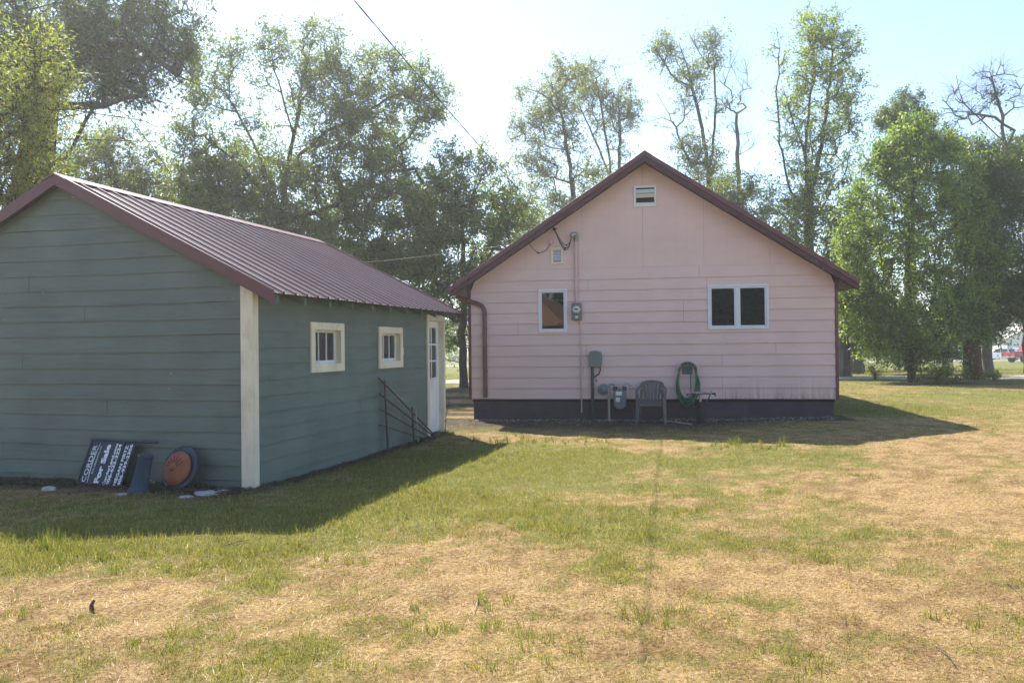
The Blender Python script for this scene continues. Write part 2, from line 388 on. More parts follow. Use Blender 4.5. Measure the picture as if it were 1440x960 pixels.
strip('gravel_lane', np.arange(-70, 75, .5), lane_mid, 1.6, M['gravel'], .012, 'gravel lane crossing behind the house under the trees')
strip('street', np.arange(-160, 240, 2.0), lambda x: 112+x*0, 8, M['asphalt'], .012, 'pale street where the white car is parked', .5)

# ------------------------------------------------------------------ grass
def blades(cx, cy, length, width, lean, colr, bend=.35, tri=False):
    N = len(cx); z0 = gz(cx, cy)-.004
    th = rng.uniform(0, 2*np.pi, N); ld = rng.uniform(0, 2*np.pi, N)
    wx = np.cos(th)*width/2; wy = np.sin(th)*width/2
    hx = np.cos(ld)*lean*length; hy = np.sin(ld)*lean*length; hz = length*np.sqrt(np.clip(1-np.minimum(lean, .995)**2, 0.004, 1))
    P = lambda t, w: np.stack([cx+hx*t*(bend+(1-bend)*t)+wx*w, cy+hy*t*(bend+(1-bend)*t)+wy*w, z0+hz*t*(1-.15*t*lean)], 1)
    if tri:
        V = np.stack([P(0, -1), P(0, 1), P(1, 0)], 1).reshape(-1, 3); b = np.arange(N)[:, None]*3; Fc = b+np.array([[0, 1, 2]])
        return V, Fc, np.repeat(colr, 3, 0)
    V = np.stack([P(0, -1), P(0, 1), P(.55, -.75), P(.55, .75), P(1, 0)], 1).reshape(-1, 3)
    b = np.arange(N)[:, None]*5
    Fc = np.concatenate([b+np.array([[0, 1, 3]]), b+np.array([[0, 3, 2]]), b+np.array([[2, 3, 4]])])
    return V, Fc, np.repeat(colr, 5, 0)

def inside(x, y, pad=.03):
    u, v = to_h(x, y); w, l_ = to_g(x, y)
    a = (u > -pad) & (u < HW+pad) & (v > -pad) & (v < HD+pad)
    b = (w < pad) & (w > -GW-pad) & (l_ > -pad) & (l_ < GL+pad)
    c = np.abs(y-lane_mid(x)) < 1.55
    return a | b | c
def pick(a, b, t): return np.array(a)+(np.array(b)-np.array(a))*t[:, None]

VG = []; VS = []
def add(L, t):
    off = sum(len(q[0]) for q in L); L.append((t[0], t[1]+off, t[2]))
for (y0, y1, dens, ks, tri) in ((2.9, 4.6, 15000, .9, False), (4.6, 6.2, 10500, 1.0, False), (6.2, 8.5, 6200, 1.1, False), (8.5, 12, 3200, 1.3, True), (12, 18, 1500, 1.6, True), (18, 28, 420, 2.3, True), (28, 50, 90, 4, True)):
    wid = .68*y1+1.0; N = int((y1-y0)*2*wid*dens)
    x = rng.uniform(-wid, wid, N); y = rng.uniform(y0, y1, N)
    ok = (np.abs(x) < .68*y+1.0); x, y = x[ok], y[ok]
    # living blades gather in tufts of all sizes, the rest stand singly
    wq = (rng.random(len(x)) < .72); nt_ = max(8, int(wq.sum()/16))
    ctx = rng.uniform(-wid, wid, nt_); cty = rng.uniform(y0, y1, nt_); crr = ks**.75*rng.uniform(.012, .06, nt_)
    wt = np.clip(green(ctx, cty)*1.2-.16, 0.0, 1)**1.2+.004; wt *= rng.uniform(.15, 1.6, nt_)**1.5; pk = rng.choice(nt_, len(x), p=wt/wt.sum())
    G0_ = green(x, y); B = bare(x, y)
    share = np.clip(wt.mean()*.80, .05, .9)
    u_ = rng.random(len(x)); intuft = wq & (u_ < share*.85)
    isg = intuft | (~wq & (u_ < np.clip((G0_-.12)*.95, 0, .9)))
    x = np.where(intuft, ctx[pk]+rng.normal(0, 1, len(x))*crr[pk], x); y = np.where(intuft, cty[pk]+rng.normal(0, 1, len(x))*crr[pk], y)
    B = bare(x, y); isg &= rng.random(len(x)) > B*.93
    G = green(x, y); tuft = np.where(intuft, np.clip(crr[pk]/(.06*ks**.75), .25, 1), .3)
    ok = ~inside(x, y); x, y, isg, G, B, tuft = x[ok], y[ok], isg[ok], G[ok], B[ok], tuft[ok]
    # living blades
    s = isg; n_ = s.sum(); t = rng.random(n_)
    tall = (.55+.9*G[s])*(.6+.9*tuft[s])
    Ln = rng.uniform(.018, .052, n_)*tall*ks**.35; Wd = rng.uniform(.0022, .0042, n_)*ks
    dry = rng.random(n_) < (.66-.55*G[s])
    cg = pick((.12,.132,.024), (.30,.265,.085), t); cg[dry] = pick((.28,.21,.075), (.42,.31,.14), rng.random(dry.sum()))
    cg *= rng.uniform(.75, 1.2, (n_, 1))
    add(VG, blades(x[s], y[s], Ln, Wd, rng.uniform(.15, .8, n_), cg, tri=tri))
    # straw lying and stubble
    s = ~isg & (rng.random(len(x)) > B*.97) & (rng.random(len(x)) < .24+.30*thatch(x, y)); n_ = s.sum(); t = rng.random(n_)
    cs = pick((.36,.24,.105), (.61,.455,.235), t); br = rng.random(n_) < .10+.75*sst((fbm(x[s]*2.4, y[s]*2.4, 83, 3)-.50)/.14); cs[br] = pick((.13,.065,.025), (.30,.165,.07), rng.random(br.sum()))
    cs *= (.80+.5*fbm(x[s]*1.7, y[s]*1.7, 55, 4))[:, None]
    lean = np.where(rng.random(n_) < .68, rng.uniform(.93, .998, n_), rng.uniform(.3, .9, n_))
    Ln = rng.uniform(.02, .075, n_)*ks**.4*np.where(lean > .92, 1.15, .55); Wd = rng.uniform(.0016, .0036, n_)*ks
    add(VS, blades(x[s], y[s], Ln, Wd, lean, cs, bend=.8, tri=tri))
# taller tufts standing at the shade edge and in places
tv = []
for (px, py, r, cnt, hgt) in ((66,775,.14,170,.17), (105,790,.2,140,.12), (20,770,.3,160,.10), (180,785,.4,150,.10), (300,765,.6,160,.08), (430,735,.6,120,.07), (640,645,.8,380,.10), (560,690,.7,300,.10), (690,622,.7,300,.11), (740,622,.4,150,.10), (820,622,.5,160,.10), (1010,628,.5,160,.09), (1030,625,.15,60,.17), (1080,632,.5,120,.10), (1100,630,.08,30,.2),
    (800,745,.22,160,.09), (905,870,.2,170,.10), (1365,880,.12,90,.10), (690,845,.13,120,.09), (735,745,.25,160,.1), (1130,935,.15,110,.09), (560,880,.25,130,.08), (1150,790,.2,90,.08), (455,800,.3,150,.08), (220,905,.2,120,.08), (760,900,.25,150,.09), (960,720,.3,140,.08), (20,860,.2,100,.09),
    (370,676,.12,60,.09), (430,660,.3,140,.08), (500,635,.4,180,.08), (560,618,.3,160,.09), (600,612,.25,140,.10), (625,612,.2,100,.12), (300,710,.5,160,.06), (120,715,.6,160,.06), (700,588,.5,140,.07), (780,596,.6,120,.06)):
    d = at(px, py, 1)-Vector((0, 0, EYE)); t = -EYE/d.z; c = (d.x*t, d.y*t)
    for q in range(1):
        k = cnt; x = c[0]+rng.normal(0, r*.6, k); y = c[1]+rng.normal(0, r*.6, k)
        sub = rng.integers(0, max(3, k//14), k); ox = rng.normal(0, r*.6, k//2+3); oy = rng.normal(0, r*.6, k//2+3)
        x = c[0]+ox[sub]+rng.normal(0, .02, k); y = c[1]+oy[sub]+rng.normal(0, .02, k)
        ok = ~inside(x, y, .02); x, y = x[ok], y[ok]; k = len(x)
        sc = max(1, c[1]/7)
        cg = pick((.085,.12,.02), (.20,.22,.05), rng.random(k)); dd = rng.random(k) < .18; cg[dd] = (.36,.28,.12)
        add(VG, blades(x, y, rng.uniform(.45, 1.1, k)*hgt, rng.uniform(.003, .005, k)*sc, rng.uniform(.1, .7, k), cg))
for (px, py, r, cnt, hgt) in ((690,745,.35,260,.06), (725,752,.3,220,.06), (860,800,.12,90,.05), (905,803,.12,80,.05), (845,835,.2,140,.05), (790,770,.25,150,.05), (640,748,.25,140,.05), (1220,670,.3,160,.06), (1340,680,.3,140,.06), (1010,745,.25,120,.05), (290,800,.2,140,.05), (420,770,.25,160,.05), (80,880,.15,120,.05), (240,930,.18,120,.05), (990,880,.15,100,.05), (1180,870,.15,110,.05), (1060,770,.2,120,.05), (1300,760,.25,140,.05), (940,830,.1,90,.05), (700,800,.2,120,.05), (550,790,.2,120,.05)):
    d = at(px, py, 1)-Vector((0, 0, EYE)); t = -EYE/d.z; c = (d.x*t, d.y*t); k = cnt
    ox = rng.normal(0, r*.7, k//9+2); oy = rng.normal(0, r*.7, k//9+2); sub = rng.integers(0, len(ox), k)
    x = c[0]+ox[sub]+rng.normal(0, .022, k); y = c[1]+oy[sub]+rng.normal(0, .022, k); sc = max(1, c[1]/7)
    add(VS, blades(x, y, rng.uniform(.4, 1.1, k)*hgt, rng.uniform(.002, .004, k)*sc, rng.uniform(.2, .85, k), pick((.10,.05,.02), (.30,.175,.07), rng.random(k))))
def join(L): return [np.concatenate([q[i] for q in L]) for i in range(3)]
v_, f_, c_ = join(VG); tag(np_mesh('grass', v_, f_, M['grass'], c_), 'thin green grass growing in tufts over the dry yard', 'grass', kind='stuff')
v_, f_, c_ = join(VS); tag(np_mesh('dry_straw', v_, f_, M['grass'], c_), 'tan dead grass and straw lying over the yard', 'dry grass', kind='stuff')
# ------------------------------------------------------------------ lapped siding
def lap(mb, x0, x1, zb, zt, course, place, openings=(), lip=.014, step=.45, wob=.002, joints=(), xl=None, xr=None, uneven=.0, seed=1):
    """lapped boards between zb and zt; place(x, off, z) gives the point, off = distance proud of the wall.
    xl/xr(z): optional sloping ends; joints: {course index: [x...]} butt joints"""
    rr = random.Random(seed); k = 0; z = zb
    while z < zt-.02:
        zu = min(z+course*(1+rr.uniform(-uneven, uneven)), zt); proud = rr.uniform(.0, .003)
        tilt = rr.uniform(-1, 1)*wob*1.5
        # horizontal bands cut at the edges of the openings
        cuts = sorted({z, zu} | {q for o in openings for q in (o[2], o[3]) if z+.004 < q < zu-.004})
        ph = rr.uniform(0, 9)
        drop = lambda x: wob*math.sin(x*2.1+ph)+wob*.6*math.sin(x*6.7+ph*2)+tilt*(x-x0)/(x1-x0)
        for za, zc in zip(cuts[:-1], cuts[1:]):
            zm = (za+zc)/2
            la, lc = (x0, x0) if xl is None else (xl(za), xl(zc))
            ra, rc = (x1, x1) if xr is None else (xr(za), xr(zc))
            segs = [(la, lc, ra, rc)]
            for o in openings:
                if o[2] < zm < o[3]:
                    ns = []
                    for (a, c, b, d) in segs:
                        if o[0] > min(a, c)+.01 and o[1] < max(b, d)-.01:
                            ns += [(a, c, o[0], o[0]), (o[1], o[1], b, d)]
                        else: ns.append((a, c, b, d))
                    segs = ns
            for jx in dict(joints).get(k, []):
                ns = []
                for (a, c, b, d) in segs:
                    if max(a, c)+.05 < jx < min(b, d)-.05: ns += [(a, c, jx-.002, jx-.002), (jx+.002, jx+.002, b, d)]
                    else: ns.append((a, c, b, d))
                segs = ns
            offa = lip*(1-(za-z)/(zu-z))+.002+proud; offc = lip*(1-(zc-z)/(zu-z))+.002+proud
            for (a, c, b, d) in segs:
                if b-a < .01 and d-c < .01: continue
                nseg = max(1, int((max(b, d)-min(a, c))/step))
                for i in range(nseg):
                    t0, t1 = i/nseg, (i+1)/nseg
                    xa, xb = a+(b-a)*t0, a+(b-a)*t1; xc, xd = c+(d-c)*t0, c+(d-c)*t1
                    da = drop(xa) if za == z else 0; db = drop(xb) if za == z else 0
                    mb.poly([place(xa, offa, za+da), place(xb, offa, za+db), place(xd, offc, zc+.004*(zc == zu)), place(xc, offc, zc+.004*(zc == zu))], 0)
                    if za == z:
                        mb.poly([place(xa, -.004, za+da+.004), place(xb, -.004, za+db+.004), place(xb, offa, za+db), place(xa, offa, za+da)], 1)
        z = zu; k += 1

# ================================================================== THE HOUSE
house = empty('pink_house', (H0.x, H0.y, 0), -aH)
tag(house, 'pale pink bungalow gable end with lapped siding and dark maroon roof', 'house')
UC = 3.65; ZA = 5.25; SL = .657; ZE = ZA-SL*UC; SB = .435
hp = lambda x, o, z: (x, -o, z)
# core behind the boards
b = MB()
pr = [(.012, SB-.06), (HW-.012, SB-.06), (HW-.012, ZE-.01), (UC, ZA-.012), (.012, ZE-.01)]
b.hull([(u, .012, z) for u, z in pr], [(u, HD, z) for u, z in pr]); b.build('wall_core', M['dark_gap'], house)
wins = [(1.435, 2.036, 1.818, 2.717), (4.884, 6.068, 1.839, 2.733)]
siding = MB()
ztop = 3.125
rl = lambda z: max(0, (z-ZE)/SL) if z > ZE else 0.0
rr_ = lambda z: HW-max(0, (z-ZE)/SL) if z > ZE else HW
op = [(w[0]+.03, w[1]-.03, w[2]+.03, w[3]-.03) for w in wins]
lap(siding, 0, HW, SB, ztop, .2242, hp, op, lip=.020, wob=.0015, xl=rl, xr=rr_,
    joints={0: [5.15], 1: [5.15], 2: [2.35], 3: [5.15], 4: [2.42, 6.2], 6: [1.0], 7: [4.4], 8: [4.4], 10: [2.47, 4.86], 11: [4.72]}, seed=5)
# stained boards low on the right carry the rusty run-off in their own material
def pinkstain():
    m = M['pink'].copy(); m.name = 'pink_boards_rust_runs'; n = m.node_tree.nodes; l = m.node_tree.links; p = n['Principled BSDF']
    src = p.inputs['Base Color'].links[0].from_socket
    tc = n.new('ShaderNodeTexCoord'); mp = n.new('ShaderNodeMapping'); mp.inputs['Scale'].default_value = (15, 1, 1.1); l.new(tc.outputs['Object'], mp.inputs[0])
    q = n.new('ShaderNodeTexNoise'); q.inputs['Scale'].default_value = 1; q.inputs['Detail'].default_value = 6; q.inputs['Roughness'].default_value = .7; l.new(mp.outputs[0], q.inputs['Vector'])
    r = ramp(n, [(.38, (0,0,0)), (.62, (1,1,1))]); l.new(q.outputs['Fac'], r.inputs[0])
    sx = n.new('ShaderNodeSeparateXYZ'); l.new(tc.outputs['Object'], sx.inputs[0])
    mz = n.new('ShaderNodeMapRange'); mz.inputs[1].default_value = .98; mz.inputs[2].default_value = .46; mz.inputs[3].default_value = 0; mz.inputs[4].default_value = 1; l.new(sx.outputs['Z'], mz.inputs[0])
    pw = n.new('ShaderNodeMath'); pw.operation = 'POWER'; pw.inputs[1].default_value = 2.4; l.new(mz.outputs[0], pw.inputs[0])
    mx_ = n.new('ShaderNodeMapRange'); mx_.inputs[1].default_value = 4.9; mx_.inputs[2].default_value = 5.4; l.new(sx.outputs['X'], mx_.inputs[0])
    k1 = n.new('ShaderNodeMath'); k1.operation = 'MULTIPLY'; l.new(r.outputs[0], k1.inputs[0]); l.new(pw.outputs[0], k1.inputs[1])
    k2 = n.new('ShaderNodeMath'); k2.operation = 'MULTIPLY'; l.new(k1.outputs[0], k2.inputs[0]); l.new(mx_.outputs[0], k2.inputs[1])
    k3 = n.new('ShaderNodeMath'); k3.operation = 'MULTIPLY'; l.new(k2.outputs[0], k3.inputs[0]); k3.inputs[1].default_value = .75
    mx = n.new('ShaderNodeMixRGB'); l.new(k3.outputs[0], mx.inputs[0]); l.new(src, mx.inputs[1]); mx.inputs[2].default_value = (.30,.155,.085,1)
    l.new(mx.outputs[0], p.inputs['Base Color']); return m
M['pinkstain'] = pinkstain()
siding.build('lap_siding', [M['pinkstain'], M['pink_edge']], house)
# upright panels in the gable, a narrow gap between neighbours
def panelmat():
    m = M['pink'].copy(); m.name = 'pink_grooved_panel'; n = m.node_tree.nodes; l = m.node_tree.links; p = n['Principled BSDF']
    src = p.inputs['Base Color'].links[0].from_socket
    tc = n.new('ShaderNodeTexCoord'); w = n.new('ShaderNodeTexWave'); w.inputs['Scale'].default_value = 1.545; w.inputs['Distortion'].default_value = .25; l.new(tc.outputs['Object'], w.inputs['Vector'])
    r = ramp(n, [(0, (.86,.86,.86)), (.02, (1,1,1))]); l.new(w.outputs['Fac'], r.inputs[0])
    mx = n.new('ShaderNodeMixRGB'); mx.blend_type = 'MULTIPLY'; mx.inputs[0].default_value = .35; l.new(src, mx.inputs[1]); l.new(r.outputs[0], mx.inputs[2]); l.new(mx.outputs[0], p.inputs['Base Color']); return m
pan = MB(); joints = [0.0, 1.18, 2.36, 3.60, 4.82, 6.10, HW]
top = lambda u: ZA-SL*abs(u-UC)
zb = ztop+.006; ul = UC-(ZA-zb)/SL; ur = UC+(ZA-zb)/SL
for a, c in zip(joints[:-1], joints[1:]):
    a += .0016; c -= .0016
    if c < ul or a > ur: continue
    a2, c2 = max(a, ul), min(c, ur); pts = [(a2, zb), (c2, zb)]
    if top(c2) > zb+.001: pts.append((c2, top(c2)))
    if a2 < UC < c2: pts.append((UC, ZA))
    if top(a2) > zb+.001: pts.append((a2, top(a2)))
    pan.hull([(u, -.004, z) for u, z in pts], [(u, .010, z) for u, z in pts])
pan.build('gable_panels', panelmat(), house)
f = MB(); f.box(.03, HW-.03, .03, HD-.03, -.35, SB-.05); f.build('foundation', M['foundation'], house, bevel=.01)
for a in (-.062, HW+.002):
    t = MB(); t.box(a, a+.06, -.030, .10, SB-.01, ZE-.035 if a < 0 else ZE-.035); t.build('corner_trim', M['maroon'], house, bevel=.004)
# roof
OV = .40; OE = .345
rf = MB(); tk = .13
lo = lambda u: ZA+.012-SL*abs(u-UC)
for sgn in (-1, 1):
    ue = UC+sgn*(UC+OE if sgn < 0 else HW-UC+OE)
    a = [(UC, lo(UC)), (ue, lo(ue)), (ue, lo(ue)+tk), (UC, lo(UC)+tk)]
    rf.hull([(u, -OV+.03, z) for u, z in a], [(u, HD+OV, z) for u, z in a])
    # standing ribs
    for k in range(34):
        y = -OV+.2+k*.33
        rf.hull([(UC+sgn*.02, y, lo(UC)+tk-.002), (UC+sgn*.02, y+.03, lo(UC)+tk-.002), (UC+sgn*.02, y+.03, lo(UC)+tk+.014), (UC+sgn*.02, y, lo(UC)+tk+.014)],
                [(ue, y, lo(ue)+tk-.002), (ue, y+.03, lo(ue)+tk-.002), (ue, y+.03, lo(ue)+tk+.014), (ue, y, lo(ue)+tk+.014)])
roof = rf.build('roof', M['maroon'], house)
for sgn in (-1, 1):
    ue = UC+sgn*(UC+OE+.02 if sgn < 0 else HW-UC+OE+.02)
    g = MB(); zz = lambda u, d: lo(u)+d
    def band(mb, d0, d1, y0, y1):
        a = [(UC, zz(UC, d0)), (ue, zz(ue, d0)), (ue, zz(ue, d1)), (UC, zz(UC, d1))]
        mb.hull([(u, y0, z) for u, z in a], [(u, y1, z) for u, z in a])
    band(g, .055, tk+.028, -OV-.012, -OV+.028); g.build('rake_trim', M['maroon'], roof, bevel=.004)
    g = MB(); band(g, -.055, .052, -OV+.006, -OV+.027); g.build('rake_board', M['maroon_wood'], roof)
    g = MB(); band(g, -.006, -.002, -OV+.03, -.02); g.build('soffit', M['maroon_wood'], roof)
g = MB()
for sgn in (-1, 1): g.hull([(UC, -OV-.02, lo(UC)+tk+.034), (UC+sgn*.15, -OV-.02, lo(UC)+tk+.03-SL*.15), (UC+sgn*.15, -OV-.02, lo(UC)+tk+.018-SL*.15), (UC, -OV-.02, lo(UC)+tk+.02)],
                           [(UC, HD+OV, lo(UC)+tk+.034), (UC+sgn*.15, HD+OV, lo(UC)+tk+.03-SL*.15), (UC+sgn*.15, HD+OV, lo(UC)+tk+.018-SL*.15), (UC, HD+OV, lo(UC)+tk+.02)])
g.build('ridge_cap', M['maroon'], roof)
# boxed eaves with their end boards
for side in (0, 1):
    u0_, u1_ = (-OE+.02, -.065) if side == 0 else (HW+.065, HW+OE-.02)
    e = MB(); zb_ = lo(-OE)-.03
    uo, ui = (u0_, u1_) if side == 0 else (u1_, u0_)
    tri = [(uo, zb_), (ui, zb_), (ui, lo(ui)-.012), (uo, lo(uo)-.012)]
    e.hull([(u, -.10, z) for u, z in tri], [(u, HD, z) for u, z in tri]); e.build('boxed_eave', M['soffit'], house)
gt = MB(); ug = -OE-.115; zg = lo(-OE)+.0
prof = [(ug+.115, zg+.10), (ug, zg+.105), (ug, zg+.04), (ug+.04, zg-.01), (ug+.113, zg-.01)]
gt.hull([(u, -OV+.12, z) for u, z in prof], [(u, HD+OV, z) for u, z in prof]); gt.build('gutter', M['maroon'], house, bevel=.005)
ds = MB(); pts = [(-.30, -.02, 2.60), (-.20, -.07, 2.55), (.16, -.075, 2.44), (.26, -.075, 2.38), (.30, -.07, 2.28), (.30, -.066, .47)]
ds.tube(pts, .046, n=12, mi=0); ds.box(.25, .35, -.030, -.014, 1.9, 1.93); ds.box(.25, .35, -.030, -.014, 1.0, 1.03)
ds.build('downspout', M['maroon'], house, smooth='edge')

def frame_ring(mb, x0, x1, z0, z1, w, y0, y1, mi=0):
    """four butted members around an opening"""
    mb.box(x0, x1, y0, y1, z0, z0+w, mi); mb.box(x0, x1, y0, y1, z1-w, z1, mi)
    mb.box(x0, x0+w, y0, y1, z0+w, z1-w, mi); mb.box(x1-w, x1, y0, y1, z0+w, z1-w, mi)
def house_window(x0, x1, z0, z1, split=False):
    w = MB(); frame_ring(w, x0, x1, z0, z1, .042, -.040, .02)
    fr = w.build('window', M['white'], house, bevel=.006)
    lights = [(x0+.044, x1-.044)]
    if split:
        xm = (x0+x1)/2-.015; lights = [(x0+.044, xm-.03), (xm+.03, x1-.044)]
        mm = MB(); mm.box(xm-.028, xm+.028, -.034, .018, z0+.044, z1-.044); mm.build('mullion', M['white'], fr, bevel=.005)
    for a, c in lights:
        s = MB(); frame_ring(s, a, c, z0+.044, z1-.044, .030, -.024, .016); s.build('sash', M['white'], fr, bevel=.004)
        g = MB(); g.box(a+.028, c-.028, -.008, -.002, z0+.072, z1-.072); g.build('pane', M['glass'], fr)
    return fr
house_window(*wins[0])
house_window(*wins[1], split=True)
# attic window with tilting louvre panes
x0, x1, z0, z1 = 3.426, 3.885, 4.362, 4.796
w = MB(); frame_ring(w, x0, x1, z0, z1, .045, -.030, -.005); aw = w.build('attic_window', M['white'], house, bevel=.004)
w = MB(); w.box(x0+.046, x1-.046, -.0065, -.0045, z0+.046, z1-.046); w.build('opening', M['dark_gap'], aw)
zz_ = [(z1-.047, z1-.060, .0), (z1-.075, z1-.155, .012), (z1-.16, z1-.25, .018)]
mt = paint('pale_louvre_pane', (.55,.60,.64), .2, .05, 3, spec=.6); mt2 = paint('cream_louvre_pane', (.62,.53,.36), .5, .05, 3)
for (za, zb2, o), mm in zip(zz_[1:], (mt, mt2)):
    w = MB(); w.hull([(x0+.05, -.010, za), (x1-.05, -.010, za), (x1-.05, -.014, za), (x0+.05, -.014, za)], [(x0+.05, -.022-o, zb2), (x1-.05, -.022-o, zb2), (x1-.05, -.026-o, zb2), (x0+.05, -.026-o, zb2)])
    w.build('louvre_pane', mm, aw)
w = MB(); w.box(x0+.05, x1-.05, -.024, -.008, z0+.048, z0+.085); w.build('sill', M['white'], aw)
# louvred vent and round vent cap
x0, x1, z0, z1 = 1.713, 1.962, 3.238, 3.588
w = MB(); frame_ring(w, x0, x1, z0, z1, .045, -.030, -.005); lv = w.build('louvred_vent', M['cream'], house, bevel=.004)
w = MB(); w.box(x0+.046, x1-.046, -.0065, -.0045, z0+.046, z1-.046); w.build('opening', M['dark_gap'], lv)
w = MB()
for k in range(8):
    za = z1-.05-k*.031
    w.hull([(x0+.047, -.009, za), (x1-.047, -.009, za), (x1-.047, -.012, za+.004), (x0+.047, -.012, za+.004)], [(x0+.047, -.026, za-.02), (x1-.047, -.026, za-.02), (x1-.047, -.029, za-.016), (x0+.047, -.029, za-.016)])
w.build('slats', M['white'], lv)
w = MB(); w.lathe([(.035, 0), (.048, .008), (.048, .045), (.036, .055)], (1.72, -.004, 3.70), (0, -1, 0), 18); w.build('round_vent_cap', M['pinkpipe'], house, smooth='edge')

# ================================================================== THE SHED
shed = empty('green_shed', (G0.x, G0.y, 0), -aG)
tag(shed, 'grey green board garage with ribbed maroon metal roof and white corner post', 'garage')
WC = -2.5; GS = .504; GZA = 3.49; GZE = GZA+GS*WC
gp = lambda x, o, z: (x, -o, z)
gs = lambda x, o, z: (o, x, z)
b = MB(); pr = [(-GW+.01, -.05), (-.16, -.05), (-.16, GZE-.12), (WC, GZA-.03), (-GW+.01, GZE-.03)]
b.hull([(u, .02, z) for u, z in pr], [(u, GL-.03, z) for u, z in pr]); b.build('wall_core', M['dark_gap'], shed)
gl = lambda z: -GW+max(0, (z-GZE)/GS) if z > GZE else -GW
gr = lambda z: -max(0, (z-GZE)/GS) if z > GZE else 0.0
s = MB(); lap(s, -GW, -.0, -.08, GZA-.01, .1795, gp, lip=.013, wob=.004, xl=gl, xr=lambda z: min(gr(z), -.02), uneven=.03,
   joints={2: [-3.4], 5: [-1.9], 8: [-3.1], 11: [-2.2], 13: [-3.0]}, seed=8)
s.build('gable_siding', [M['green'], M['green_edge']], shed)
gw = [(1.205, 2.085, 1.238, 1.868), (3.19, 4.075, 1.230, 1.850)]
dr = (5.14, 5.94, .02, 2.10)
s = MB(); lap(s, 0, GL, -.06, GZE-.0, .1795, gs, [(a+.08, c-.08, z0+.08, z1-.08) for a, c, z0, z1 in gw]+[(dr[0]+.03, dr[1]+.02, -1, dr[3]-.03)], lip=.012, wob=.004, uneven=.03, joints={1: [3.5], 4: [2.6], 6: [2.3], 9: [4.5]}, seed=13)
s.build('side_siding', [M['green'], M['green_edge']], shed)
s = MB(); s.box(-.135, .024, -.026, -.0165, -.05, 2.245); s.box(.0165, .026, -.014, .075, -.05, 2.23)
s.build('corner_post', M['cream'], shed, bevel=.004)
# roof: ribbed sheets
Y0, Y1 = -.13, GL+.05; EO = .33
def ribs(sgn):
    mb = MB(); prof = []; y = Y0
    while y < Y1:
        for dy, h in ((0, 0), (.060, 0), (.066, .007), (.078, .007), (.084, 0), (.130, 0), (.136, .007), (.148, .007), (.154, 0), (.205, 0), (.217, .027), (.237, .027), (.248, 0)): prof.append((min(y+dy, Y1), h))
        y += .252
    n0 = len(mb.v); rows = []
    for t in np.linspace(0, 1, 7):
        w_ = WC+sgn*t*(-WC+EO); zc = GZA+.075-GS*abs(w_-WC)
        rows.append([(w_, yy, zc+h) for yy, h in prof])
    for r_ in rows: mb.v += r_
    k = len(prof)
    for i in range(len(rows)-1):
        for j in range(k-1):
            mb.f.append((i*k+j, i*k+j+1, (i+1)*k+j+1, (i+1)*k+j)); mb.m.append(0)
    return mb
rs = ribs(1).build('roof', M['roofmetal'], shed)
ribs(-1).build('far_roof_slope', M['roofmetal'], rs)
dk = MB()
for sgn in (-1, 1):
    we = WC+sgn*(-WC+EO-.16); a = [(WC, GZA+.036), (we, GZA+.036-GS*abs(we-WC)), (we, GZA+.068-GS*abs(we-WC)), (WC, GZA+.068)]
    dk.hull([(u, Y0+.01, z) for u, z in a], [(u, Y1-.01, z) for u, z in a])
dk.build('roof_deck', M['rafter'], rs)
rc = MB()
for sgn in (-1, 1):
    q = lambda d, y: (WC+sgn*d, y, GZA+.108-GS*d)
    rc.hull([q(0, Y0-.02), q(.16, Y0-.02), (q(.16, 0)[0], Y0-.02, q(.16, 0)[2]-.006), (q(0, 0)[0], Y0-.02, q(0, 0)[2]-.012)], [q(0, Y1), q(.16, Y1), (q(.16, 0)[0], Y1, q(.16, 0)[2]-.006), (q(0, 0)[0], Y1, q(0, 0)[2]-.012)])
rc.build('ridge_cap', paint('ridge_cap_metal', (.26,.15,.14), .35, .15, 3, spec=.6), rs)
for sgn in (-1, 1):
    for yy in (Y0-.004, Y1-.02):
        fb = MB(); we = WC+sgn*(-WC+EO+.01)
        a = [(WC, GZA-.035), (we, GZA-.035-GS*abs(we-WC)), (we, GZA+.115-GS*abs(we-WC)), (WC, GZA+.115)]
        fb.hull([(u, yy, z) for u, z in a], [(u, yy+.024, z) for u, z in a]); fb.build('rake_trim', M['maroon'], rs, bevel=.004)
for sgn in (-1, 1):
    for k, yy in enumerate((.03, .62, 1.22, 1.83, 2.44, 3.05, 3.66, 4.27, 4.88, 5.49, 5.93)):
        wa, we = WC+sgn*(-WC+.005), WC+sgn*(-WC+EO-.05); zt = lambda w_: GZA+.028-GS*abs(w_-WC)
        rt = MB(); a = [(wa, zt(wa)), (we, zt(we)), (we, zt(we)-.085), (wa, zt(wa)-.10)]
        rt.hull([(u, yy, z) for u, z in a], [(u, yy+.04, z) for u, z in a]); rt.build('rafter_tail', M['rafter'], rs)
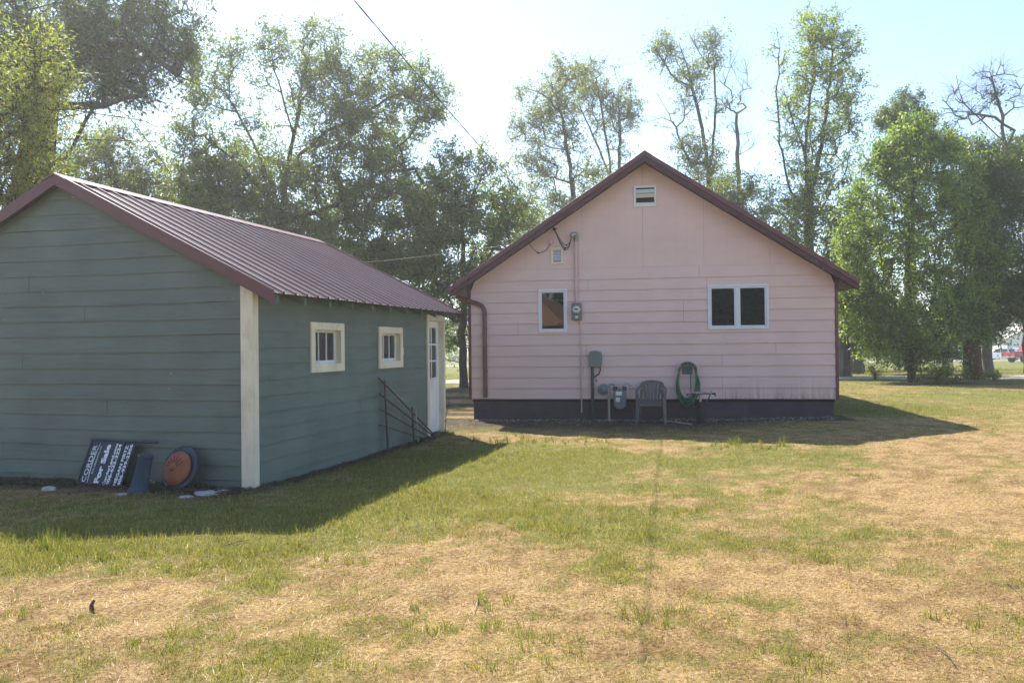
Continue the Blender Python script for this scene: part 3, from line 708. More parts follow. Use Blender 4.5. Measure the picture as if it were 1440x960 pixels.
# small three light windows, set deep in wide casings
for (a, c, z0, z1) in gw:
    cs = .10
    fm = MB(); y = (a, c)
    # casing boards stand proud of the side wall; local x is outward
    def bx(y0, y1, za, zb_, x0=.012, x1=.040): fm.box(x0, x1, y0, y1, za, zb_)
    bx(a, c, z1-cs*.95, z1); bx(a, c, z0, z0+cs*1.05); bx(a, a+cs, z0+cs*1.05, z1-cs*.95); bx(c-cs, c, z0+cs*1.05, z1-cs*.95)
    wf = fm.build('window', M['cream'], shed, bevel=.003)
    ia, ic, iz0, iz1 = a+cs-.004, c-cs+.004, z0+cs*1.05-.004, z1-cs*.95+.004
    j = MB(); j.box(-.11, .010, ia-.02, ia, iz0, iz1); j.box(-.11, .010, ic, ic+.02, iz0, iz1); j.box(-.11, .010, ia-.02, ic+.02, iz1, iz1+.02); j.box(-.11, .014, ia-.02, ic+.02, iz0-.025, iz0)
    j.build('jamb', M['cream'], wf)
    sa = MB(); sw = .035
    sa.box(-.075, -.045, ia, ic, iz0, iz0+sw*1.3); sa.box(-.075, -.045, ia, ic, iz1-sw, iz1); sa.box(-.075, -.045, ia, ia+sw, iz0+sw*1.3, iz1-sw); sa.box(-.075, -.045, ic-sw, ic, iz0+sw*1.3, iz1-sw)
    wd = (ic-ia-2*sw)/3
    for k in (1, 2): sa.box(-.072, -.048, ia+sw+wd*k-.009, ia+sw+wd*k+.009, iz0+sw*1.3, iz1-sw)
    sa.build('sash', M['door_white'], wf)
    for k in range(3):
        g = MB(); g.box(-.064, -.060, ia+sw+wd*k+.01, ia+sw+wd*(k+1)-.01, iz0+sw*1.3, iz1-sw); g.build('pane', M['oldglass'], wf)
# door with six lights
a, c, z0, z1 = dr
d = MB(); d.box(.012, .042, a, a+.09, z0-.02, z1); d.box(.012, .042, c-.02, c+.05, z0-.02, z1); d.box(.012, .042, a+.09, c-.02, z1-.10, z1)
dro = d.build('door', M['cream'], shed, bevel=.003)
j = MB(); j.box(-.13, .012, a+.07, a+.088, z0, z1-.10); j.box(-.13, .012, c-.02, c, z0, z1-.08); j.box(-.13, .012, a+.07, c, z1-.10, z1-.082); j.build('jamb', M['cream'], dro)
la, lc, lz0, lz1 = a+.09, c-.021, z0+.02, z1-.102
d = MB(); xs = (-.095, -.055); mid = z0+.98
d.box(*xs, la, la+.11, lz0, lz1); d.box(*xs, lc-.11, lc, lz0, lz1); d.box(*xs, la+.11, lc-.11, lz1-.12, lz1); d.box(*xs, la+.11, lc-.11, mid-.12, mid); d.box(*xs, la+.11, lc-.11, lz0, lz0+.2)
d.box(-.085, -.068, la+.11, lc-.11, lz0+.2, mid-.12)
hgt = (lz1-.12-mid)/3; ym = (la+lc)/2
for k in (1, 2): d.box(-.09, -.058, la+.11, lc-.11, mid+hgt*k-.016, mid+hgt*k+.016)
d.box(-.091, -.057, ym-.016, ym+.016, mid, lz1-.12)
leaf = d.build('door_leaf', M['door_white'], dro, bevel=.003)
for k in range(3):
    for q in (0, 1):
        g = MB(); y0_ = la+.112 if q == 0 else ym+.017; y1_ = ym-.017 if q == 0 else lc-.112
        g.box(-.077, -.073, y0_, y1_, mid+hgt*k+.017, mid+hgt*(k+1)-.017); g.build('pane', M['oldglass'], dro)
g = MB(); g.lathe([(.012, 0), (.012, .04), (.028, .05), (.03, .065), (.018, .08)], (-.055, la+.055, 1.0), (1, 0, 0), 14); g.build('door_knob', M['brass'], dro, smooth=True)
d = MB(); d.box(-.13, .09, a-.02, c+.02, -.04, .022); d.build('threshold', M['oldwood'], dro)
t = MB(); t.box(.012, .032, GL-.055, GL+.016, -.04, GZE-.02); t.build('corner_trim', M['cream'], shed, bevel=.003)
t = MB(); t.box(.014, .03, 4.085, 4.115, 1.42, 1.54); t.build('window_latch', M['cream'], shed)
# ------------------------------------------------------------------ things at the house wall
def on_house(u, v, z=None):
    x = H0.x+u*hX[0]+v*hY[0]; y = H0.y+u*hX[1]+v*hY[1]
    return Vector((x, y, gz1(x, y) if z is None else z))
def on_shed(w, l_, z=None):
    x = G0.x+w*gX[0]+l_*gY[0]; y = G0.y+w*gX[1]+l_*gY[1]
    return Vector((x, y, gz1(x, y) if z is None else z))
def gh(u, v): return on_house(u, v).z       # ground height in the house frame

# electric meter: local frame = house frame, origin at the wall below the meter
e = empty('electric_meter', on_house(2.235, 0, 0), -aH)
tag(e, 'grey electric meter with round glass dial on pink wall right of single window', 'electric meter')
b = MB(); b.box(-.105, .105, -.10, -.018, 2.06, 2.42); b.build('meter_box', M['metergrey'], e, bevel=.02)
b = MB(); b.lathe([(.088, 0), (.092, .012), (.085, .03)], (0, -.10, 2.275), (0, -1, 0), 24); b.build('meter_ring', M['steel'], e, smooth='edge')
b = MB(); b.lathe([(.076, 0), (.076, .05), (.066, .075), (.02, .085)], (0, -.128, 2.275), (0, -1, 0), 24); g = b.build('glass_dome', M['dial'], e, smooth=True)
b = MB(); b.box(-.032, .035, -.2155, -.2135, 2.268, 2.298); b.build('register', M['pipe'], e)
b = MB(); b.box(-.025, .025, -.106, -.1005, 2.10, 2.15); b.build('latch', M['label'], e)
b = MB(); b.tube([(.0, -.055, 2.42), (.0, -.055, 3.70)], .029, 12); b.box(-.05, .05, -.03, -.006, 3.3, 3.34); b.box(-.05, .05, -.03, -.018, 2.7, 2.74); b.build('conduit', M['pinkpipe'], e, smooth='edge')
b = MB(); b.tube([(.075, -.045, 2.06), (.078, -.042, 1.7), (.078, -.042, .47), (.078, .0, .40), (.078, .0, .15)], .014, 8); b.build('ground_wire', M['pinkpipe'], e, smooth='edge')
b = MB(); b.tube([(0, -.055, 3.69), (0, -.06, 3.78), (-.01, -.09, 3.84), (-.06, -.13, 3.83), (-.09, -.14, 3.79)], [.034, .045, .05, .048, .04], 12); b.build('weather_head', M['steel'], e, smooth='edge')
for k, (dz, sp) in enumerate(((0, .02), (-.03, -.03), (.02, .05))):
    b = MB(); P0 = Vector((-.085, -.14, 3.79)); P3 = Vector((-.475, -.17, 4.02+dz*.5))
    pts = []
    for t in np.linspace(0, 1, 14):
        q = P0.lerp(P3, t); q.z -= (.30+.06*k)*math.sin(math.pi*t**.75)*(1-t*.35)-.0; q.y -= sp*math.sin(math.pi*t); pts.append(q)
    b.tube(pts, .008, 6); b.tube(pts[4:6] if k else pts[3:5], .017, 6); b.build('service_wire', M['black'], e, smooth=True)
b = MB(); b.lathe([(.012, 0), (.03, .01), (.036, .035), (.03, .06), (.012, .07)], (-.44, -.02, 3.95), (0, -1, 0), 12); b.build('insulator', M['pipe'], e, smooth=True)

# overhead cables
def cable(name, A, B, sag, r, mat, lab, n=40, twist=0):
    b = MB(); A = Vector(A); B = Vector(B); pts = []
    for t in np.linspace(0, 1, n):
        q = A.lerp(B, t); q.z -= sag*4*t*(1-t); pts.append(q)
    if twist:
        for s_ in range(2):
            pp = []; N = n*6
            for i in range(N):
                t = i/(N-1); q = A.lerp(B, t); q.z -= sag*4*t*(1-t); a = t*twist+s_*math.pi
                pp.append(q+Vector((math.cos(a)*r*.9, 0, math.sin(a)*r*.9)))
            b.tube(pp, r, 6)
    else: b.tube(pts, r, 6)
    o = b.build(name, mat, smooth=True); return tag(o, lab, 'cable')
A = on_house(1.76, -.17, 4.02)
P = at(508, 4, 7.0); dirn = (P-A); B = A+dirn*2.6
B.z += .6
cable('power_cable', A, B, .30, .0037, M['pipe'], 'twisted grey overhead power cable running up from the pink gable', twist=150)
A2 = on_house(1.28, -.43, 3.66); B2 = at(300, 372, 30)
cable('phone_cable', A2, B2, .25, .005, M['pipe'], 'thin telephone cable crossing low behind the garage to the pink house')
b = MB(); pts = [(1.28, -.43, 3.66), (1.33, -.25, 3.58), (1.41, -.03, 3.50), (1.46, -.02, 3.47), (1.62, -.02, 3.53), (1.70, -.02, 3.66)]
pts = [on_house(u, v, z) for u, v, z in pts]; b.tube(pts, .006, 6); b.tube(pts[2:4], .012, 6); tag(b.build('drop_wire', M['pipe'], smooth=True), 'short loose black wire dangling from the left eave to a round cap', 'wire')

# utility box
e = empty('utility_box', on_house(2.61, 0, 0), -aH)
tag(e, 'grey green plastic utility box on a dark conduit against pink siding', 'utility box')
b = MB(); out = [(-.125, .03), (-.135, .10), (-.135, .26), (-.115, .325), (-.02, .345), (.02, .345), (.115, .325), (.135, .26), (.135, .10), (.12, .03), (.09, .0), (-.09, .0)]
b.hull([(x, -.02, 1.085+z) for x, z in out], [(x*.94, -.135, 1.085+.01+z*.95) for x, z in out]); b.build('box_cover', M['greybox'], e, bevel=.014)
b = MB(); b.tube([(-.065, -.07, 1.09), (-.065, -.07, .0), (-.065, -.07, -.1)], .030, 12); b.build('conduit', M['pipe'], e, smooth='edge')
for z in (.88, .52):
    b = MB(); b.box(-.11, -.02, -.075, -.015, z, z+.025); b.build('strap', M['steel'], e)
b = MB(); b.tube([(.095, -.07, 1.09), (.10, -.07, 1.03), (.07, -.07, .95), (0, -.07, .91), (-.045, -.07, .885)], .012, 8); b.build('cable_loop', M['pipe'], e, smooth=True)

# gas meter
gx0 = 3.10; g0 = gh(gx0, -.2)
e = empty('gas_meter', on_house(gx0, -.20, 0), -aH)
tag(e, 'grey gas meter with two white labels and round regulator beside the chair', 'gas meter')
b = MB(); out = [(-.125, .12), (-.11, .05), (-.06, .0), (.07, .0), (.12, .05), (.135, .12), (.135, .30), (.11, .38), (.05, .41), (-.05, .41), (-.105, .38), (-.125, .30)]
z0 = g0+.23
b.hull([(x, .02, z0+z) for x, z in out], [(x*.96, -.14, z0+.01+z*.96) for x, z in out]); b.build('meter_body', M['metergrey'], e, bevel=.02)
for (a, c, za, zb_) in ((-.075, .05, .285, .365), (-.075, .01, .185, .24), (-.075, .01, .155, .175)):
    b = MB(); b.box(a, c, -.1465, -.142, z0+za, z0+zb_); b.build('label_plate', M['label'], e)
b = MB(); b.tube([(-.085, -.06, z0+.38), (-.085, -.06, z0+.46), (-.10, -.06, z0+.495), (-.15, -.06, z0+.51), (-.20, -.06, z0+.495), (-.215, -.06, z0+.46), (-.215, -.06, z0+.2), (-.215, -.05, g0-.1)], .027, 10); b.build('riser_pipe', M['steel'], e, smooth='edge')
b = MB(); b.tube([(-.085, -.06, z0+.38), (-.085, -.06, z0+.46)], .042, 10); b.build('union_nut', M['pipe'], e, smooth='edge')
b = MB(); b.tube([(.10, -.06, z0+.38), (.10, -.06, z0+.46)], .042, 10); b.build('union_nut', M['pipe'], e, smooth='edge')
b = MB(); b.tube([(.10, -.06, z0+.38), (.10, -.06, z0+.48), (.13, -.04, z0+.52), (.15, .05, z0+.51), (.15, .19, z0+.50)], .030, 10); b.tube([(.14, -.04, z0+.51), (.15, -.04, z0+.36)], .028, 8); b.build('outlet_pipe', M['steel'], e, smooth='edge')
b = MB(); b.lathe([(.05, -.04), (.118, -.012), (.118, .012), (.06, .04), (.045, .075), (.02, .08)], (-.325, -.07, z0+.40), (.1, -1, 0), 24); b.build('regulator', M['metergrey'], e, smooth='edge')
b = MB(); b.tube([(-.325, -.05, z0+.36), (-.215, -.06, z0+.34)], .026, 8); b.build('regulator_pipe', M['pipe'], e, smooth='edge')
b = MB(); b.tube([(-.52, .185, .79), (-.48, .185, .84), (-.44, .185, .79)], .007, 6); b.tube([(-.48, .185, .77), (-.48, .185, .9)], .007, 6); b.build('wall_mark', paint('faded_red_mark', (.45,.2,.19), .7), e)

# resin armchair
cu = 3.73; cv = -.55
e = empty('plastic_chair', on_house(cu, cv), -aH-R(4))
tag(e, 'taupe plastic garden armchair standing against the foundation of the pink house', 'chair')
def ribbon(mb, pts, w, t, wdir):
    """flat bar of width w along wdir and thickness t swept along pts"""
    pts = [Vector(p) for p in pts]; st = len(mb.v); N = len(pts)
    for i, p in enumerate(pts):
        tn = (pts[min(i+1, N-1)]-pts[max(i-1, 0)]).normalized(); wd = Vector(wdir[i] if isinstance(wdir, list) else wdir); wd = (wd-tn*wd.dot(tn)).normalized(); nn = tn.cross(wd)
        ww = w[i] if isinstance(w, (list, tuple)) else w
        for a, c in ((-1, -1), (1, -1), (1, 1), (-1, 1)): mb.v.append(tuple(p+wd*ww/2*a+nn*t/2*c))
    for i in range(N-1):
        for k in range(4):
            l_ = (k+1) % 4; mb.f.append((st+i*4+k, st+i*4+l_, st+i*4+4+l_, st+i*4+4+k)); mb.m.append(0)
    mb.f.append((st+3, st+2, st+1, st)); mb.m.append(0); e_ = st+(N-1)*4; mb.f.append((e_, e_+1, e_+2, e_+3)); mb.m.append(0)
b = MB(); SZ = .40
rows = []
for y in np.linspace(-.24, .20, 8):
    hw = .225-.035*(y+.24)/.44
    rows.append([(x*hw, y, SZ+.018*abs(x)**3-.02*math.sin((y+.24)/.44*math.pi)-(.03 if y < -.235 else 0)) for x in np.linspace(-1, 1, 9)])
n0 = len(b.v)
for dz in (0, -.014):
    for r_ in rows: b.v += [(x, y, z+dz) for x, y, z in r_]
K = 9; NR = 8
for i in range(NR-1):
    for j in range(K-1):
        b.f.append((i*K+j, i*K+j+1, (i+1)*K+j+1, (i+1)*K+j)); b.m.append(0)
        o = NR*K; b.f.append((o+i*K+j, o+(i+1)*K+j, o+(i+1)*K+j+1, o+i*K+j+1)); b.m.append(0)
b.box(-.225, .225, -.252, -.236, SZ-.062, SZ-.012); b.build('seat', M['taupe'], e, smooth='edge')
b = MB()
def backp(x, t):   # t 0 bottom..1 top of the back
    return Vector((x, .205+.11*t+.02*math.sin(t*3)-.35*x*x*.6, SZ+t*.40))
for k in range(5):
    xb = (-.12+.06*k); xt = (-.165+.0825*k)
    ribbon(b, [backp(xb+(xt-xb)*t, t) for t in np.linspace(0, .93-.5*xt*xt*2, 7)], [.050, .053, .056, .059, .062, .065, .068], .012, (1, 0, 0))
arch = [backp(.205*math.sin(a), .80+.17*math.cos(a)) for a in np.linspace(-1.75, 1.75, 17)]
ribbon(b, arch, .075, .014, [(math.sin(a), 0, math.cos(a)) for a in np.linspace(-1.75, 1.75, 17)])
ribbon(b, [backp(x, .04) for x in np.linspace(-.17, .17, 5)], .05, .013, (0, 0, 1))
b.build('backrest', M['taupe'], e, bevel=.003)
for s_ in (-1, 1):
    b = MB(); pts = [(s_*.20, .24, SZ+.31), (s_*.25, .18, SZ+.275), (s_*.275, .06, SZ+.245), (s_*.28, -.10, SZ+.235), (s_*.275, -.22, SZ+.215), (s_*.268, -.245, SZ+.16)]
    ribbon(b, pts, [.06, .06, .055, .055, .06, .05], .018, (s_, 0, .1)); b.build('armrest', M['taupe'], e, bevel=.005)
    b = MB(); ribbon(b, [(s_*.268, -.245, SZ+.20), (s_*.255, -.24, SZ+.02), (s_*.262, -.255, .16), (s_*.272, -.27, 0)], [.055, .075, .06, .05], .035, (s_*1, .5, 0)); b.build('leg', M['taupe'], e, bevel=.006)
    b = MB(); ribbon(b, [(s_*.20, .20, SZ+.25), (s_*.215, .21, SZ), (s_*.235, .27, .16), (s_*.25, .32, 0)], [.05, .06, .05, .045], .032, (s_*1, -.5, 0)); b.build('leg', M['taupe'], e, bevel=.006)

# hose hanger and hose
hu = 4.46; hz = 1.09
e = empty('hose_hanger', on_house(hu, 0, 0), -aH)
tag(e, 'grey half round wall hanger above the coil of green hose', 'hose hanger')
arcp = lambda r_, y, a0=-1.25, a1=1.25, n_=17: [(r_*math.sin(a), y, hz-.10+r_*math.cos(a)) for a in np.linspace(a0, a1, n_)]
b = MB(); b.box(-.10, .10, -.022, -.018, hz-.16, hz+.0); b.build('wall_plate', M['metergrey'], e)
b = MB(); ribbon(b, arcp(.155, -.09), .13, .006, (0, 1, 0)); b.build('saddle', M['metergrey'], e)
b = MB(); b.tube(arcp(.20, -.17), .013, 8)
for a in (-.9, 0, .9): b.tube([(.155*math.sin(a), -.16, hz-.10+.155*math.cos(a)), (.2*math.sin(a), -.17, hz-.10+.2*math.cos(a))], .010, 6)
b.build('front_rim', M['steel'], e, smooth='edge')
b = MB(); rh = random.Random(7)
for k in range(8):
    w_ = rh.uniform(.21, .31); dn = rh.uniform(.52, .72); cx = rh.uniform(-.05, .045); y_ = -.06-.012*k; pts = []
    for i in range(40):
        a = 2*math.pi*i/40; s_, c_ = math.sin(a), math.cos(a)
        if c_ > 0: x_ = s_*(.158+.012*(k % 3)); z_ = hz-.10+(.158+.012*(k % 3))*c_
        else:
            t = -c_; x_ = s_*(.16+(w_-.16)*math.sin(min(1, t*1.25)*math.pi/2)*1.0); z_ = hz-.10-dn*t
            x_ += cx*t
        yy = y_ - .07*max(0, -c_)*rh.uniform(.5, 1) if False else y_-.05*max(0, -c_)
        pts.append((x_, yy, z_))
    b.tube(pts, .0125, 8, closed=True)
b.tube([(.04, -.17, hz+.04), (.055, -.19, hz-.2), (.06, -.19, hz-.55), (.10, -.24, hz-.80), (.25, -.30, hz-.78), (.38, -.45, hz-.62), (.42, -.58, .62)], .0125, 8)
ho = b.build('garden_hose', M['hose'], smooth=True); ho.location = on_house(hu, 0, 0); ho.rotation_euler = (0, 0, -aH)
tag(ho, 'long green garden hose hung in oval loops on the pink wall', 'garden hose')

# yard hydrant
hyd = at(985, 597, 15.45); hyd.z = gz1(hyd.x, hyd.y)
e = empty('water_standpipe', hyd, -aH)
tag(e, 'black wrapped water standpipe with two brass taps in front of the hose', 'standpipe')
b = MB(); b.lathe([(.072, -.05), (.075, .1), (.07, .40), (.066, .415)], (0, 0, 0), (0, 0, 1), 16, jit=.04); b.build('wrapped_post', M['black'], e, smooth='edge')
b = MB(); b.tube([(0, 0, .41), (0, 0, .58)], .026, 12); b.build('riser', M['steel'], e, smooth='edge')
b = MB(); b.tube([(-.16, -.02, .58), (.13, -.02, .585)], .026, 10); b.tube([(-.21, -.02, .575), (-.16, -.02, .58)], .018, 8); b.tube([(.13, -.02, .585), (.25, -.02, .575)], .018, 8); b.build('manifold', M['steel'], e, smooth='edge')
for s_ in (-1, 1):
    b = MB(); b.tube([(s_*.12-.005, -.035, .58), (s_*.12-.005, -.075, .575)], .012, 6); b.tube([(s_*.12-.05, -.08, .58), (s_*.12+.045, -.08, .57)], .013, 8); b.build('valve_handle', M['red'], e, smooth='edge')
b = MB(); b.lathe([(.022, 0), (.022, .05)], (-.215, -.02, .545), (-.8, 0, .25), 10); b.build('hose_coupling', M['red'], e, smooth='edge')
b = MB(); b.tube([(.22, -.02, .575), (.29, -.02, .57)], .02, 8); b.tube([(.275, -.02, .59), (.285, -.02, .52)], .012, 6); b.build('spout', M['pipe'], e, smooth='edge')

# stick on the soil
b = MB(); a = at(930, 581, 16.0); c = at(973, 596, 15.2); a.z = gz1(a.x, a.y)+.02; c.z = gz1(c.x, c.y)+.015
b.tube([a, a.lerp(c, .5)+Vector((0, 0, .006)), c], .013, 7); tag(b.build('thin_stick', M['paleww'], smooth='edge'), 'pale straight stick lying on the soil between chair and standpipe', 'stick')

# gravel along the foundation
def scatter_stones(name, pts, r0, r1, colA, colB, lab, cat, mat):
    base = np.array([[1,0,0],[-1,0,0],[0,1,0],[0,-1,0],[0,0,1],[0,0,-1]], float)
    fc = np.array([[0,2,4],[2,1,4],[1,3,4],[3,0,4],[2,0,5],[1,2,5],[3,1,5],[0,3,5]])
    N = len(pts); s = rng.uniform(r0, r1, (N, 1, 1))*rng.uniform(.6, 1.3, (N, 6, 1)); v = base[None]*s*np.array([1, 1, .6]); th = rng.uniform(0, 6.28, N)
    ca, sa = np.cos(th)[:, None], np.sin(th)[:, None]; vx = v[:, :, 0]*ca-v[:, :, 1]*sa; vy = v[:, :, 0]*sa+v[:, :, 1]*ca
    V = np.stack([vx+pts[:, 0:1], vy+pts[:, 1:2], v[:, :, 2]+gz(pts[:, 0], pts[:, 1])[:, None]+.006], -1).reshape(-1, 3)
    Fc = (np.arange(N)[:, None, None]*6+fc[None]).reshape(-1, 3); c = np.repeat(pick(colA, colB, rng.random(N)), 6, 0)
    return tag(np_mesh(name, V, Fc, mat, c), lab, cat, kind='stuff')
def vcolmat(name):
    m, n, l, p = nodes_of(name); a = n.new('ShaderNodeVertexColor'); a.layer_name = 'col'; l.new(a.outputs[0], p.inputs['Base Color']); p.inputs['Roughness'].default_value = .9; return m
M['vcol'] = vcolmat('pebble_and_litter')
uu = rng.uniform(.0, HW, 1700); vv = -np.abs(rng.normal(.10, .24, 1700))-.02
pts = np.stack([H0.x+uu*hX[0]+vv*hY[0], H0.y+uu*hX[1]+vv*hY[1]], 1)
scatter_stones('gravel', pts, .006, .022, (.08,.07,.065), (.36,.33,.31), 'loose gravel lying along the foundation of the pink house', 'gravel', M['vcol'])
# dry leaf litter below the shed and scattered
def litter(name, x, y, size, cA, cB, lab, cat):
    N = len(x); th = rng.uniform(0, 6.28, N); L = rng.uniform(.5, 1.2, N)*size; W = L*rng.uniform(.2, .55, N); d = np.stack([np.cos(th), np.sin(th)], 1); q = np.stack([-d[:, 1], d[:, 0]], 1)
    z = gz(x, y)+rng.uniform(.004, .03, N); tl = rng.uniform(-.4, .4, (N, 2))*L[:, None]
    c0 = np.stack([x, y], 1); mk = lambda xy, dz: np.concatenate([xy, (z+dz)[:, None]], 1)
    V = np.stack([mk(c0-d*L[:, None]/2, -tl[:, 0]*.5), mk(c0+q*W[:, None]/2, tl[:, 1]*.3), mk(c0+d*L[:, None]/2, tl[:, 0]*.5), mk(c0-q*W[:, None]/2, tl[:, 1]*.3)], 1).reshape(-1, 3)
    Fc = np.arange(N)[:, None]*4+np.array([[0, 1, 2, 3]])
    return tag(np_mesh(name, V, Fc, M['vcol'], np.repeat(pick(cA, cB, rng.random(N)), 4, 0)), lab, cat, kind='stuff')
N = 5200; ww = -rng.uniform(0, GW, N); ll = -np.abs(rng.normal(.0, .28, N))-.03
N2 = 1500; w2 = np.abs(rng.normal(0, .10, N2))+.04; l2 = rng.uniform(0, 5.0, N2)
w_ = np.concatenate([ww, w2]); l_ = np.concatenate([ll, l2])
litter('leaf_litter', G0.x+w_*gX[0]+l_*gY[0], G0.y+w_*gX[1]+l_*gY[1], .05, (.05,.034,.022), (.17,.115,.075), 'brown leaf litter and bark chips heaped along the garage wall', 'leaf litter')
N = 900; uu = rng.uniform(-.2, HW, N); vv = -np.abs(rng.normal(.25, .4, N))-.02
litter('dry_leaves', H0.x+uu*hX[0]+vv*hY[0], H0.y+uu*hX[1]+vv*hY[1], .06, (.08,.05,.03), (.30,.20,.13), 'fallen brown leaves on the soil below the pink wall', 'fallen leaves')

# ------------------------------------------------------------------ things at the shed
def text_mesh(body, size, x, y, mat, parent, name='lettering', bold=.0, sx=1.0, align='LEFT', shear=0, fit=None):
    cu_ = bpy.data.curves.new('t', 'FONT'); cu_.body = body; cu_.size = size; cu_.offset = bold; cu_.extrude = .0012; cu_.align_x = align; cu_.shear = shear; cu_.resolution_u = 3
    o = bpy.data.objects.new('t', cu_); col.objects.link(o)
    dg = bpy.context.evaluated_depsgraph_get(); me = bpy.data.meshes.new_from_object(o.evaluated_get(dg))
    bpy.data.objects.remove(o)
    co = np.zeros(len(me.vertices)*3, np.float32); me.vertices.foreach_get('co', co); co = co.reshape(-1, 3)
    if fit: sx = fit/(co[:, 0].max()-co[:, 0].min())
    co[:, 0] = (co[:, 0]-co[:, 0].min())*sx+x; co[:, 1] += y; co[:, 2] += .0022
    me.vertices.foreach_set('co', co.ravel()); me.materials.clear(); me.materials.append(mat); me.update()
    o = bpy.data.objects.new(name, me); col.objects.link(o); o.parent = parent; return o

# sign lying on its side against the gable: local x = reading direction, y = up the page, z = outwards
xax = Vector((.175, 0, .985)); yax = Vector((-.985, .0, .085)); 
sg = empty('for_sale_sign', (0, 0, 0)); 
W_, H_ = .56, .62
def set_frame(o, origin, x, y):
    x = x.normalized(); z = x.cross(y).normalized(); y = z.cross(x); m_ = Matrix((x, y, z)).transposed().to_4x4(); m_.translation = origin; o.matrix_world = m_
# reading direction climbs the wall, leaning back on it; page-down runs to the right along the wall
gxv = Vector((gX[0], gX[1], 0)); gyv = Vector((gY[0], gY[1], 0))
ps = R(20); nin = Vector((math.sin(ps), math.cos(ps), 0)); hr_ = Vector((math.cos(ps), -math.sin(ps), 0)); X_ = nin*.40+Vector((0, 0, .915))+hr_*.02; Yp = -(hr_+Vector((0, 0, .11)))
org = on_shed(-1.50, -.33, .0); org.z = gz1(org.x, org.y)-.045
set_frame(sg, org, X_, Yp)
tag(sg, 'navy real estate for sale sign with white lettering lying sideways against the shed', 'sign')
b = MB(); b.box(0, W_, .105, H_, -.012, .0); pn = b.build('sign_panel', M['navy'], sg, bevel=.002)
b = MB(); b.box(0, W_, -.045, .095, -.012, .0); rp = b.build('rider_panel', M['navy'], sg, bevel=.002)
b = MB(); b.box(W_+.002, W_+.026, -.36, H_+.03, -.02, .008); b.box(-.05, W_+.004, H_+.002, H_+.024, -.02, .008); b.build('steel_frame', M['pipe'], sg, bevel=.002)
T = lambda s_, z_, x_, y_, p_, **k: text_mesh(s_, z_, x_, y_, M['signwhite'], p_, **k)
T('CORDER', .085, .075, .515, pn, fit=.43)
b = MB()
sw = [(.07, .478, .003), (.18, .494, .010), (.30, .502, .013), (.42, .497, .009), (.535, .480, .003)]
for (x1, y1, w1), (x2, y2, w2_) in zip(sw[:-1], sw[1:]): b.hull([(x1, y1-w1/2, .0005), (x1, y1+w1/2, .0005), (x1, y1+w1/2, .003), (x1, y1-w1/2, .003)], [(x2, y2-w2_/2, .0005), (x2, y2+w2_/2, .0005), (x2, y2+w2_/2, .003), (x2, y2-w2_/2, .003)])
b.build('swoosh_line', M['signwhite'], pn)
T('AND ASSOCIATES, LLC', .032, .17, .440, pn, fit=.33)
T('For Sale', .096, .070, .310, pn, bold=.0045, fit=.45)
T('CorderLand.com', .052, .050, .203, pn, bold=.0016, fit=.485)
T('406-622-3224', .060, .050, .146, pn, bold=.0020, fit=.48)
T('MEGAN', .056, .060, .040, rp, bold=.0015, fit=.25)
T('PIRTZ', .056, .335, .040, rp, bold=.0015, fit=.185)
T('406-939-2306', .056, .060, -.022, rp, bold=.0015, fit=.475)

# blue fluted plinth leaning on the sign
pl = empty('blue_plinth', (0, 0, 0)); o_ = on_shed(-1.03, -.55); o_.z -= .03
set_frame(pl, o_, gxv, gyv*.955-Vector((0, 0, .30)))
tag(pl, 'dark blue fluted pedestal of a bird bath leaning on the sign', 'pedestal')
b = MB(); st = len(b.v); n_ = 40; prof = [(.115, 0), (.112, .04), (.092, .06), (.088, .08), (.070, .37), (.072, .385), (.080, .395), (.080, .42), (.066, .43)]
for i, (r_, h_) in enumerate(prof):
    for k in range(n_):
        a = 2*math.pi*k/n_; fl = .010*(k % 2) if 2 < i < 5 else 0
        b.v.append(((r_-fl)*math.cos(a), (r_-fl)*math.sin(a), h_))
for i in range(len(prof)-1):
    for k in range(n_):
        l2_ = (k+1) % n_; b.f.append((st+i*n_+k, st+i*n_+l2_, st+(i+1)*n_+l2_, st+(i+1)*n_+k)); b.m.append(0)
b.f.append(tuple(st+k for k in range(n_-1, -1, -1))); b.m.append(0); b.f.append(tuple(st+(len(prof)-1)*n_+k for k in range(n_))); b.m.append(0)
b.build('fluted_shaft', M['bluecol'], pl, smooth='edge')

# bird bath basin with terracotta dome, leaning on the wall
bb = empty('bird_bath_bowl', (0, 0, 0)); o_ = on_shed(-.80, -.17); o_.z = gz1(o_.x, o_.y)+.215
nrm = (-gyv*.9+Vector((0, 0, .34))-gxv*.16).normalized(); xx = Vector((0, 0, 1)).cross(nrm).normalized()
set_frame(bb, o_, xx, nrm.cross(xx))
tag(bb, 'blue bird bath bowl with terracotta dome propped against the shed wall', 'bird bath')
b = MB(); b.lathe([(.06, -.10), (.16, -.075), (.235, -.02), (.25, .0), (.245, .014), (.225, .012), (.15, -.02)], (0, 0, 0), (0, 0, 1), 40); b.build('bowl', M['bluecol'], bb, smooth='edge')
b = MB(); st = len(b.v); n_ = 48
prof = [(.188, -.005), (.190, .012), (.178, .03), (.14, .052), (.09, .068), (.045, .074), (.04, .088), (.028, .098), (.006, .1)]
for i, (r_, h_) in enumerate(prof):
    for k in range(n_):
        a = 2*math.pi*k/n_; h2 = h_
        if 1 < i < 5: h2 += .008*max(0, math.sin(a*11+i*.9))**2*(math.sin(a) > -.35)
        b.v.append((r_*math.cos(a)-.035, r_*math.sin(a)-.01, h2))
for i in range(len(prof)-1):
    for k in range(n_):
        l2_ = (k+1) % n_; b.f.append((st+i*n_+k, st+i*n_+l2_, st+(i+1)*n_+l2_, st+(i+1)*n_+k)); b.m.append(0)
